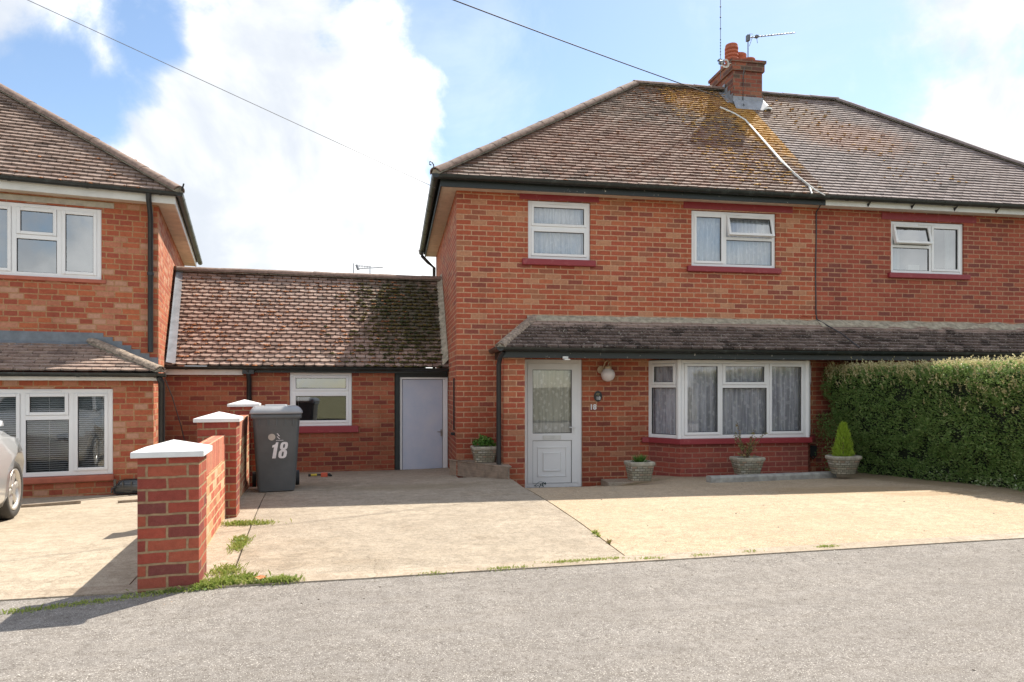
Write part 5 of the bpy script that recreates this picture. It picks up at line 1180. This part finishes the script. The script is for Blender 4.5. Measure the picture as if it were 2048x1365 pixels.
mb.build('stems', TWIG, P3); lv.build('foliage', LEAFO, P3)
P4, s4 = planter(1701, 950, 9.9, .49, .345, .265, .32, 'oval stone planter with a lime green dwarf conifer beside the hedge', rnd_=.11)
mb = MB()
for _ in range(2600):
    t = random.random() ** 1.25; hgt = t * .48; rad = .145 * (1 - t) ** .62 * (1 if t > .12 else .85 + t); a = random.uniform(0, 6.28); rr_ = rad * random.uniform(.55, 1.0) * (1 + .12 * math.sin(a * 5 + t * 9))
    leafq(mb, (rr_ * math.cos(a), rr_ * math.sin(a), s4 + .0 + hgt), random.uniform(.03, .075), .0045, a, random.uniform(.75, 1.45), random.uniform(-1.5, 1.5))
mb.build('conifer', LEAFY, P4)
mb = MB(); mb.tube([(0, 0, s4 - .02), (0, 0, s4 + .3)], .012, 6); mb.build('stem', TWIG, P4)

# timber step, kerb bar, hand brush, black case, strips
stp = MB(); A_ = w2(899, 10.55); B_ = w2(1016, 9.55); zA = CZ - (949 - HY) / FPX * 10.55; zB = CZ - (955.5 - HY) / FPX * 9.55; zt2 = CZ - (934 - HY) / FPX * 9.55
st = empty('timber_step', (A_[0], A_[1], 0), label='weathered grooved timber step in the corner left of the front door', cat='step')
Bx, By = B_[0] - A_[0], B_[1] - A_[1]; C_ = (B_[0] - A_[0] + .02, 10.39 - A_[1]); D_ = (.1, 10.39 - A_[1]); 
zt1 = zt2 + .01; off = 0
mb = MB(); nrow = 12
for i in range(nrow):
    za_, zb_ = zt2 - .018 - (i + 1) * .0185, zt2 - .018 - i * .0185
    dd = .0 if i % 2 else .005; L = math.hypot(Bx, By); nx_, ny_ = By / L, -Bx / L
    p = [(nx_ * -dd, ny_ * -dd), (Bx - nx_ * dd, By - ny_ * dd), (Bx - nx_ * .03, By - ny_ * .03), (-nx_ * .03, -ny_ * .03)]
    mb.add([(x, y, za_) for x, y in p] + [(x, y, zb_) for x, y in p], [(0, 1, 5, 4), (1, 2, 6, 5), (2, 3, 7, 6), (3, 0, 4, 7), (4, 5, 6, 7), (3, 2, 1, 0)])
mb.build('riser', WOODG, st)
mb = MB(); tp = [(-.01, -.012), (Bx + .005, By - .012), (Bx + .06, By + .05), (Bx + .06, C_[1]), (D_[0], D_[1]), (-.01, .06)]
n = len(tp); mb.add([(x, y, zt2 - .018) for x, y in tp] + [(x, y, zt2) for x, y in tp], [tuple(range(n, 2 * n)), tuple(range(n))[::-1]] + [(i, (i + 1) % n, (i + 1) % n + n, i + n) for i in range(n)]); mb.build('tread', WOODG, st, bevel=.003)

k0 = gpx(1423, 966, 0); k1 = gpx(1673, 956, 0); L = math.hypot(k1[0] - k0[0], k1[1] - k0[1]); mb = MB(); pr = [(0, -.0), (0, .07), (.02, .095), (.11, .095), (.13, .075), (.12, 0)]
vs = []; zz0, zz1 = G(*k0) - .01, G(*k1) - .01
for q in range(9):
    x = L * q / 8
    vs += [(x + random.uniform(-.003, .003), y, z + random.uniform(-.002, .002)) for y, z in pr]
mb.add(vs, [(i * 6 + k, i * 6 + (k + 1) % 6, (i + 1) * 6 + (k + 1) % 6, (i + 1) * 6 + k) for i in range(8) for k in range(6)] + [tuple(range(6))[::-1], tuple(range(48, 54))])
kb = mb.build('parking_kerb', CONCG); tag(kb, 'long grey concrete kerb bar lying on the drive below the bay window', 'kerb'); kb.location = (k0[0], k0[1], zz0); kb.rotation_euler = (0, -math.atan2(zz1 - zz0, L), math.atan2(k1[1] - k0[1], k1[0] - k0[0]))

hx_, hy_ = gpx(638, 955); hb = empty('hand_brush', (hx_, hy_, G(hx_, hy_) + .006), R(2), label='black and yellow handled tool with a red block lying on the drive', cat='tool')
mb = MB(); mb.tube([(-.16, 0, .03), (-.13, 0, .03)], .022, 8); mb.tube([(-.13, 0, .03), (.1, 0, .035), (.16, 0, .03), (.2, 0, .012)], [.016, .014, .024, .008], 8); mb.build('handle', RUB, hb)
mb = MB(); mb.tube([(-.12, 0, .031), (-.03, 0, .033)], .019, 8); mb.build('grip', YELL, hb)
mb = MB(); mb.box(.03, .13, -.035, .035, .0, .065); mb.build('block', REDB, hb, bevel=.006)

def Lg(px, py): return gpx(px, py)
cx0, cy0 = gpx(228, 989); FC = 9.05
cx0, cy0 = w2(224, FC); cz0 = CZ - (989 - HY) / FPX * FC
bc = empty('black_case', (cx0, cy0, cz0), LA, label='low glossy black plastic case lying against the neighbour wall behind the front pillar', cat='case')
GLB = plain('glossy_black', (.03, .032, .034), .15, coat=.6)
mb = MB(); loft(mb, [rrect(.62, .3, .05, 0, .0), rrect(.64, .32, .05, -.01, .05), rrect(.62, .3, .05, .0, .115)]); mb.v = [(x + .32, y, z) for x, y, z in mb.v]; mb.build('shell', GLB, bc)
mb = MB(); loft(mb, [rrect(.60, .28, .05, .01, .116), rrect(.56, .26, .06, .03, .16), rrect(.44, .18, .06, .06, .185)]); mb.v = [(x + .34, y, z) for x, y, z in mb.v]
for k in range(5): mb.box(.12 + .1 * k, .135 + .1 * k, -.012, .02, .02, .16)
mb.build('lid', GLB, bc); mb = MB(); mb.tube([(.04, -.01, .1), (.0, -.03, .08), (.0, -.03, .02)], .012, 6); mb.box(.02, .05, -.02, .02, .12, .2); mb.build('latch', GLB, bc)
for (pa, pb_, lab) in (((42, 1016), (162, 1008), 'thin weathered strip laid across the neighbouring drive beside the car wheel'), ((236, 1007), (282, 1004), 'thin weathered strip laid across the neighbouring drive in front of the black case')):
    a = gpx(*pa); b = gpx(*pb_); mb = MB(); dx, dy = b[0] - a[0], b[1] - a[1]; L = math.hypot(dx, dy); mb.box(0, L, 0, .05, -.01, .03)
    o = mb.build('timber_strip', WOODG, bevel=.006); tag(o, lab, 'timber strip', 'strips laid across the neighbouring drive'); o.location = (a[0], a[1], G(*a)); o.rotation_euler = (0, 0, math.atan2(dy, dx))

# ================================================================== HEDGE
hd = empty('hedge', (7.4, 7.4, .2), label='tall clipped green hedge at the right with sunlit straw coloured tips', cat='hedge')
def hface(y, z):                            # x of the near face of the hedge
    t = (z - .2) / 1.7; near = sstep(8.2, 10, y)
    return 7.42 - (.12 + .38 * near) * sstep(.0, .9, t) + .08 * noise.noise(Vector((y * 1.4, z * 1.8, 0))) + .07 * noise.noise(Vector((y * 5, z * 7 + y * 3, 3)))
HT = 1.90
def htop(y): return HT + .04 * noise.noise(Vector((y * 1.2, 0, 5))) + .02 * noise.noise(Vector((y * 4, 0, 5)))
core = MB(); ysn = [3.9 + .25 * i for i in range(26)]; vs = []
for y in ysn:
    for z in (.12, .5, 1.0, 1.5, htop(y) - .14): vs.append((hface(y, z) + .13, y, z))
    vs += [(8.9, y, htop(y) - .14), (8.9, y, .1)]
core.add(vs, [(i * 7 + k, i * 7 + k + 1, (i + 1) * 7 + k + 1, (i + 1) * 7 + k) for i in range(25) for k in range(6)] + [tuple(range(7)), tuple(range(175, 182))[::-1]])
HC = plain('hedge_inner', (.012, .02, .008), 1)  # near-black core: shade inside the hedge put into the colour
o = core.build('dark_core', HC, hd, tf=lambda q: q - Vector((7.4, 7.4, .2)))
def bulk_leaves(n, fn, name, mat, par, orig):
    v = []; f = []
    for i in range(n):
        c, d, L, W, s = fn()
        k = len(v); v += [tuple(c - orig), tuple(c + d * L * .5 + s * W - orig), tuple(c + d * L - orig), tuple(c + d * L * .5 - s * W - orig)]; f.append((k, k + 1, k + 2, k + 3))
    me = bpy.data.meshes.new(name); me.from_pydata(v, [], f); me.materials.append(mat); o = bpy.data.objects.new(name, me); col.objects.link(o); o.parent = par; return o
ORG = Vector((7.4, 7.4, .2)); RU = random.uniform
def rdir(b, sp=1.0):
    d = Vector((RU(-1, 1), RU(-1, 1), RU(-1, 1))) * sp + b; d.normalize(); s = d.cross(Vector((RU(-1, 1), RU(-1, 1), RU(-1, 1)))); s.normalize(); return d, s
def hf():
    y = RU(4.0, 10.2); z = RU(.14, HT - .02)
    if z < .35 and random.random() < .4: z += .5
    if noise.noise(Vector((y * 3.1, z * 4.3, 8))) < -.28 and random.random() < .85: z = min(HT - .03, z + .25)
    dpt = abs(random.gauss(0, .05)); c = Vector((hface(y, z) + dpt + .02, y, z)); d, s = rdir(Vector((-.9, 0, .35)), .8)
    return c, d, RU(.022, .048), RU(.006, .011), s
bulk_leaves(70000, hf, 'foliage', LEAFH, hd, ORG)
def he():
    z = RU(.14, HT); x = RU(hface(10.1, z), 8.6); c = Vector((x, 10.18 + RU(-.1, .08), z)); d, s = rdir(Vector((0, .9, .3))); return c, d, RU(.022, .045), RU(.006, .011), s
def ht_():
    y = RU(4.0, 10.2); x = RU(hface(y, HT) - .03, 8.8); c = Vector((x, y, htop(y) - .10 + RU(-.06, .1))); d, s = rdir(Vector((0, 0, .9)), .8); return c, d, RU(.022, .045), RU(.006, .011), s
bulk_leaves(16000, ht_, 'foliage', LEAFH, hd, ORG)
# young sprigs at the top edge; their straw colour stands in for sunlight
v = []; spr = []
for _ in range(2300):
    y = RU(4.0, 10.15); top = random.random() < .66
    if top: x = hface(y, HT) - .03 + abs(random.gauss(0, .45)); z = htop(y) - .05; 
    else: z = HT - abs(random.gauss(0, .13 + .13 * (y < 8.6))) - .02; x = hface(y, z)  # painted sunlit band reaches further down the face along the sunny stretch
    base = Vector((x, y, z)); d = Vector((RU(-.7, .2), RU(-.5, .5), 1.0)).normalized(); L = RU(.05, .13) * (1.6 if random.random() < .05 else 1); spr.append((base, d, L))
def mk():
    b_, d, L = random.choice(spr); t = random.random(); c = b_ + d * L * t; dd, s = rdir(d * 1.1, .8); return c, dd, RU(.016, .034), RU(.0045, .009), s
bulk_leaves(21000, mk, 'sunlit_shoots', LEAFT, hd, ORG)
LEAFW = leafm('light_leaf', (.14, .22, .07), (.22, .3, .12), (.5, .54, .4), .2)
def wd():
    y = random.choice((8.2, 7.4, 7.35, 7.0)) + random.gauss(0, .12); z = P(y) + abs(random.gauss(0, .07)); c = Vector((hface(y, .4) - .06 + RU(-.04, .02), y, z)); d, s = rdir(Vector((-.4, 0, .6))); return c, d, RU(.02, .04), RU(.006, .011), s
wp = bulk_leaves(260, wd, 'weeds', LEAFW, None, Vector((0, 0, 0))); tag(wp, 'pale leafy weeds along the foot of the hedge', 'weeds', kind='stuff')
tag(wp, None, None)

# dark creeper with a black outside tap box near the hedge end of the bay
wb = MB(); wx, wy = 6.78, 10.36
mt = MB(); mt.box(wx - .03, wx + .15, 10.33, 10.39, .42, .60); mt.tube([(wx + .02, 10.36, 1.0), (wx - .02, 10.34, .8), (wx - .01, 10.34, .5), (wx + .06, 10.30, .38), (wx + .14, 10.32, .45)], .012, 6); 
mt.v = [(x - MX, y - MY, z) for x, y, z in mt.v]; mt.build('meter_box', BLACKP, house)
def cr():
    y = RU(9.9, 10.35); x = random.gauss(7.02, .1); z = .95 + RU(-.2, .2) if random.random() < .6 else RU(.2, 1.0); d, s = rdir(Vector((-.3, -.5, .3))); return Vector((x, y, z)), d, RU(.02, .045), RU(.006, .011), s
crp = bulk_leaves(1500, cr, 'creeper', LEAFH, None, Vector((0, 0, 0))); tag(crp, 'dark straggly creeper on the wall between the bay and the hedge', 'creeper', kind='stuff')

# ================================================================== GRASS AND WEEDS
def tuft(name, spots, lab, cat='grass', h=(.015, .06), n_=85, wide=.0028, mat=None):
    v = []; f = []
    for (px, py, rx, ry, dn) in spots:
        x0, y0 = gpx(px, py)
        for _ in range(int(n_ * dn)):
            x, y = x0 + random.gauss(0, rx), y0 + random.gauss(0, ry); z = G(x, y) if y > kerb_y(x) else G(x, kerb_y(x)) - .01
            a = RU(0, 6.28); L = RU(*h); ln = RU(.1, .9); d = Vector((math.cos(a) * ln, math.sin(a) * ln, 1)).normalized(); s = Vector((-math.sin(a), math.cos(a), 0)) * wide; b_ = Vector((x, y, z)); k = len(v)
            m_ = b_ + d * L * .6; t = b_ + (d + Vector((math.cos(a), math.sin(a), 0)) * .35).normalized() * L
            v += [tuple(b_ - s), tuple(b_ + s), tuple(m_ + s * .8), tuple(t), tuple(m_ - s * .8)]; f.append((k, k + 1, k + 2, k + 3, k + 4))
    me = bpy.data.meshes.new(name); me.from_pydata(v, [], f); me.materials.append(mat or GRASSM); o = bpy.data.objects.new(name, me); col.objects.link(o); return tag(o, lab, cat, kind='stuff')
tuft('grass_tuft', [(430, 1172, .07, .012, 4), (470, 1164, .07, .025, 4), (452, 1145, .05, .06, 3), (490, 1160, .03, .02, 1.5), (562, 1165, .05, .012, 3), (520, 1169, .11, .01, 2), (410, 1177, .05, .01, 2)], 'bright grass spreading over the kerb right of the front pillar')
tuft('grass_tuft', [(480, 1092, .03, .10, 4), (482, 1080, .03, .03, 2)], 'small green tuft in the joint of the drive halfway along the low wall', h=(.015, .05))
tuft('grass_tuft', [(500, 1050, .12, .035, 4), (470, 1050, .05, .02, 1)], 'low grass crossing the slab joint beside the second pillar', h=(.02, .06))
tuft('grass_tuft', [(x, 1225 - x * .125 + 2, .07, .010, .5) for x in range(0, 400, 24)] + [(330, 1184, .10, .010, 1.2)], 'thin grass growing along the kerb at the left edge', h=(.01, .032))
tuft('grass_tuft', [(px, 1166 - (px - 600) * .068 + 1.0 - 5 * (px > 1100) * (px < 1240), .05, .012, dn) for px, dn in ((860, .8), (1000, 1), (1040, .6), (1120, 1.2), (1150, 1), (1190, 1.3), (1225, 1), (1300, .8), (1400, .7), (1650, 1.8), (1500, .4))], 'scattered low weeds along the kerb in front of the drive', 'weeds', h=(.01, .03))
tuft('weed', [(1190, 1068, .010, .008, .35), (1196, 1074, .008, .008, .2)], 'small green weed growing from the diagonal joint in the drive', 'weed', h=(.02, .055), wide=.005)
tuft('weed', [(1218, 1088, .008, .006, .15)], 'tiny yellowish weed lower down the diagonal joint', 'weed', h=(.02, .06), wide=.005, mat=LEAFO)
# fallen leaves
for (px, py, lab) in ((520, 1167, 'orange fallen leaf in the grass by the front pillar'), (340, 1205, 'tan fallen leaf on the road before the front pillar')):
    x, y = gpx(px, py); z = (G(x, kerb_y(x)) - .02 if y < kerb_y(x) else G(x, y) + .03); mb = MB(); q = [(.035 * math.cos(a) * (1 + .2 * (k % 2)), .025 * math.sin(a), .006 * (k % 3)) for k, a in enumerate([i * .785 for i in range(8)])]
    mb.add([(0, 0, .004)] + q, [(0, 1 + k, 1 + (k + 1) % 8) for k in range(8)]); o = mb.build('fallen_leaf', plain('dry_leaf', (.5, .16, .05) if px > 400 else (.5, .33, .2), .7)); o.location = (x, y, z + .004); tag(o, lab, 'leaf')

# ================================================================== OVERHEAD WIRES
def wire(a, b, sag, r, lab):
    a, b = Vector(a), Vector(b); pts = []
    for i in range(41):
        t = i / 40; p = a.lerp(b, t); p.z -= sag * 4 * t * (1 - t); pts.append(p)
    mb = MB(); mb.tube(pts, r, 5); o = mb.build('overhead_wire', WIREG if r < .005 else WIRE, uv=False); return tag(o, lab, 'wire')
def pxp(px, py, F): d = dirpx(px, py); return Vector((0, 0, CZ)) + d * F
a = pxp(871, 376, 10.3); b = pxp(48, -3, 7.2); b2 = a + (b - a) * 3.0; wire(a, b2, 0.0, .004, 'thin overhead wire crossing the sky to the left corner of the eaves')
a = pxp(1440, 195, 13.2); b = pxp(935, -3, 9.5); b2 = a + (b - a) * 2.4; wire(a, b2, .10, .009, 'dark overhead wire running from the upper middle sky to the chimney')
# far aerial behind the garage ridge
fa = empty('tv_aerial', pxp(740, 600, 30), 0, label='pair of thin television aerials showing above the garage ridge', cat='aerial')
def fq(px, py): return pxp(px, py, 30) - fa.location
mb = MB(); mb.tube([fq(707, 600), fq(707, 527)], .02, 5); mb.tube([fq(740, 600), fq(740, 538)], .02, 5); mb.tube([fq(716, 532), fq(742, 534)], .012, 4); mb.tube([fq(716, 538), fq(766, 535)], .02, 5); mb.tube([fq(713, 530), fq(717, 540)], .06, 4)
for k in range(9): mb.tube([fq(716 + k * 3.2, 530 + k * .3), fq(716 + k * 3.2, 535 + k * .2)], .012, 4)
mb.build('antenna', plain('far_metal', (.3, .32, .35), .6, metal=.3), fa, uv=False)

# ================================================================== CAR
FW = 7.0; wx, wy = w2(31, FW); wgz = G(wx, wy)
car = empty('parked_car', (wx, wy, wgz), LA, label='silver car parked facing the neighbouring house at the left edge', cat='car')
# local axes: x right, y forward; right front wheel outer face at x=0, axle y=0
CW = 1.66; WR = .30
st_ = [(-3.35, .62, .34, .80, .30), (-3.25, .30, .26, .92, .08), (-2.9, .20, .22, .98, .0), (-2.4, .17, .20, 1.0, -.03), (-1.6, .17, .20, 1.0, -.045), (-.9, .17, .2, .985, -.045), (-.45, .17, .21, .955, -.04), (-.1, .17, .24, .905, -.04), (.25, .18, .26, .84, -.005), (.5, .2, .27, .76, .06), (.68, .24, .3, .68, .17), (.78, .3, .36, .6, .34)]
mb = MB(); rings = []
for (y, zb, zs, zt3, ins) in st_:
    hw = CW / 2; rt = []
    prof = [(.25, zb), (.06, zb + .01), (.015, zs + .06), (.0, .45), (-.012, .56), (.005, .68), (.04, min(zt3 - .03, .84)), (.12, zt3), (.45, zt3 + .035)]
    right = [(-(ins + dx), y, z if z <= zt3 + .04 else zt3 - .02) for dx, z in prof]; left = [(-CW + (ins + dx), y, z if z <= zt3 + .04 else zt3 - .02) for dx, z in prof][::-1]
    rings.append(right + left)
loft(mb, rings); bodyc = mb.build('body', SILVER, car)
cut = MB()
for yy in (0.0, -2.5): cut.tube([(-CW - .2, yy, .315), (.2, yy, .315)], .365, 28)
co = cut.build('cutter', RUB); co.parent = car; bpy.context.view_layer.update()
co2 = MB()
md = bodyc.modifiers.new('b', 'BOOLEAN'); md.object = co; md.operation = 'DIFFERENCE'; md.solver = 'EXACT'
bpy.context.view_layer.update(); dg = bpy.context.evaluated_depsgraph_get(); nm = bpy.data.meshes.new_from_object(bodyc.evaluated_get(dg)); bodyc.modifiers.clear(); bodyc.data = nm
bpy.data.objects.remove(co)
mb = MB(); mb.box(-CW + .25, -.25, -3.0, .55, .2, .62); mb.build('wheel_arch_liner', RUB, car)
# glasshouse
gh = MB(); g_st = [(-3.1, .95, .97), (-2.6, .98, 1.22), (-2.0, .99, 1.33), (-1.4, .985, 1.34), (-.9, .97, 1.22), (-.42, .945, .965)]
rg = []
for (y, z0_, z1_) in g_st:
    q = (z1_ - z0_) * .42; rg.append([(-.06, y, z0_), (-.06 - q, y, z1_ - .03), (-.14 - q, y, z1_), (-CW + .14 + q, y, z1_), (-CW + .06 + q, y, z1_ - .03), (-CW + .06, y, z0_)])
loft(gh, rg, smooth=False); gh.build('windows', CARGL, car)
rf = MB()
for sgn in (0, 1):
    pts = []
    for (y, z0_, z1_) in g_st: q = (z1_ - z0_) * .42; pts.append(((-.09 - q) if sgn == 0 else (-CW + .09 + q), y, z1_ - .008))
    rf.tube(pts, .032, 8)
rf.tube([(-.055, -1.35, .98), (-.2, -1.4, 1.33)], .03, 6)
rr2 = []
for (y, z0_, z1_) in g_st[1:5]: q = (z1_ - z0_) * .42; rr2.append([(-.15 - q, y, z1_ + .004), (-CW / 2, y, z1_ + .03), (-CW + .15 + q, y, z1_ + .004)])
rf.add([p for r in rr2 for p in r], [(i * 3 + k, i * 3 + k + 1, (i + 1) * 3 + k + 1, (i + 1) * 3 + k) for i in range(3) for k in range(2)], 0, True); rf.build('roof', SILVER, car)
def wheel(x, y, sgn):
    tw = .19; o_ = MB(); xi, xo = x - sgn * tw, x; K = 40
    prof = [(xi, .19), (xi, .27), (xi + sgn * .03, .298), (xo - sgn * .03, .30), (xo, .275), (xo, .235), (xo - sgn * .01, .215), (xo - sgn * .05, .205)]
    vs = [(px_, y + r * math.cos(2 * math.pi * k / K), WR + r * math.sin(2 * math.pi * k / K)) for px_, r in prof for k in range(K)]
    o_.add(vs, [(i * K + k, i * K + (k + 1) % K, (i + 1) * K + (k + 1) % K, (i + 1) * K + k) for i in range(len(prof) - 1) for k in range(K)], 0, True); ty = o_.build('wheel', TYRE, car)
    r_ = MB(); pr = [(xo - sgn * .045, .208), (xo - sgn * .004, .212), (xo - sgn * .002, .200), (xo - sgn * .03, .185), (xo - sgn * .11, .18)]
    vs = [(px_, y + r * math.cos(2 * math.pi * k / K), WR + r * math.sin(2 * math.pi * k / K)) for px_, r in pr for k in range(K)]
    r_.add(vs, [(i * K + k, i * K + (k + 1) % K, (i + 1) * K + (k + 1) % K, (i + 1) * K + k) for i in range(len(pr) - 1) for k in range(K)], 0, True)
    for k in range(6):
        a = 2 * math.pi * k / 6 + .2; c, s = math.cos(a), math.sin(a); t0, t1 = .04, .19; w0, w1 = .03, .042
        pts = []
        for (t, w_, dx) in ((t0, w0, .02), (t1, w1, .022)):
            for (q, e_) in ((-w_, .012), (-w_ * .6, 0), (w_ * .6, 0), (w_, .012)): pts.append((xo - sgn * (dx + e_), y + c * t - s * q, WR + s * t + c * q))
        r_.add(pts, [(0, 4, 5, 1), (1, 5, 6, 2), (2, 6, 7, 3)])
    r_.tube([(xo - sgn * .05, y, WR), (xo - sgn * .012, y, WR)], .055, 16); r_.build('rim', ALLOY, ty)
    h_ = MB(); h_.tube([(xo - sgn * .125, y, WR), (xo - sgn * .115, y, WR)], .185, 24); h_.build('brake_disc', RUB, ty)
for (x, y, sg) in ((0, 0, 1), (-CW, 0, -1), (0, -2.5, 1), (-CW, -2.5, -1)): wheel(x, y, sg)
mb = MB(); mb.lathe([(.0001, 0), (.022, 0), (.026, -.006)], 0, 0, 12); mb.v = [(-.001 + .006 - z, -.45 + x, .70 + y * .7) for x, y, z in [(a_, b_, -c_) for a_, b_, c_ in mb.v]]
mb = MB(); mb.blob((-.002, -.44, .655), .024, 0, 1.0, .02); mb.build('side_repeater', ORANGE, car)
for sx in (0, 1):
    x_ = -.3 if sx == 0 else -CW + .3; mb = MB(); mb.blob((x_, .66, .6), .15, 0, .45, .04); mb.build('headlight', HEADL, car)
    mb = MB(); mb.box(x_ - .14, x_ + .14, -3.36, -3.27, .62, .74); mb.build('tail_light', REDL, car, bevel=.02)
mb = MB(); mb.blob((.07, -1.0, 1.02), .1, 0, .6, .05); mb.blob((-CW - .07, -1.0, 1.02), .1, 0, .6, .05); mb.build('wing_mirror', SILVER, car)

# broad leaved weeds among the kerb grass, loose grit on road and drive
WEEDM = leafm('weed_leaf', (.12, .2, .05), (.2, .3, .07), (.36, .36, .12), .25)
def bw():
    px, py, sx, sy = random.choice(((425, 1171, .08, .015), (470, 1162, .09, .03), (560, 1164, .06, .015), (555, 1162, .05, .012), (482, 1085, .02, .05), (330, 1184, .1, .01))); x, y = gpx(px, py); x += random.gauss(0, sx); y += random.gauss(0, sy)
    a = RU(0, 6.28); d = Vector((math.cos(a), math.sin(a), RU(.1, .9))).normalized(); s = Vector((-math.sin(a), math.cos(a), 0)); return Vector((x, y, (G(x, y) if y > kerb_y(x) else G(x, kerb_y(x)) - .01) + RU(0, .015))), d, RU(.02, .045), RU(.006, .012), s
o = bulk_leaves(480, bw, 'weeds', WEEDM, None, Vector((0, 0, 0))); tag(o, 'broad leaved weeds mixed into the grass at the foot of the front pillar', 'weeds', kind='stuff')
GRIT = moss_mat('grit', (.12, .10, .08), (.55, .50, .42)); mb = MB()
for _ in range(520):
    if random.random() < .5: x = RU(-5, 6); q = abs(random.gauss(0, .25)); y = kerb_y(x) - q; z = G(x, kerb_y(x), x > 1.1) - .003 - .012 * q
    elif random.random() < .6: x = RU(-3, 5); y = RU(1.6, 4.2); z = G(x, kerb_y(x), x > 1.1) - .003 - .012 * (kerb_y(x) - y)
    else: x = RU(-1, 6.8); y = RU(4.8, 9.4); z = G(x, y, x > lerp2(JB, JA, y)) + .003
    mb.blob((x, y, z), RU(.003, .008), 0, .6)
tag(mb.build('grit', GRIT, uv=False), 'loose grit scattered over the road edge and drive', 'grit', kind='stuff')
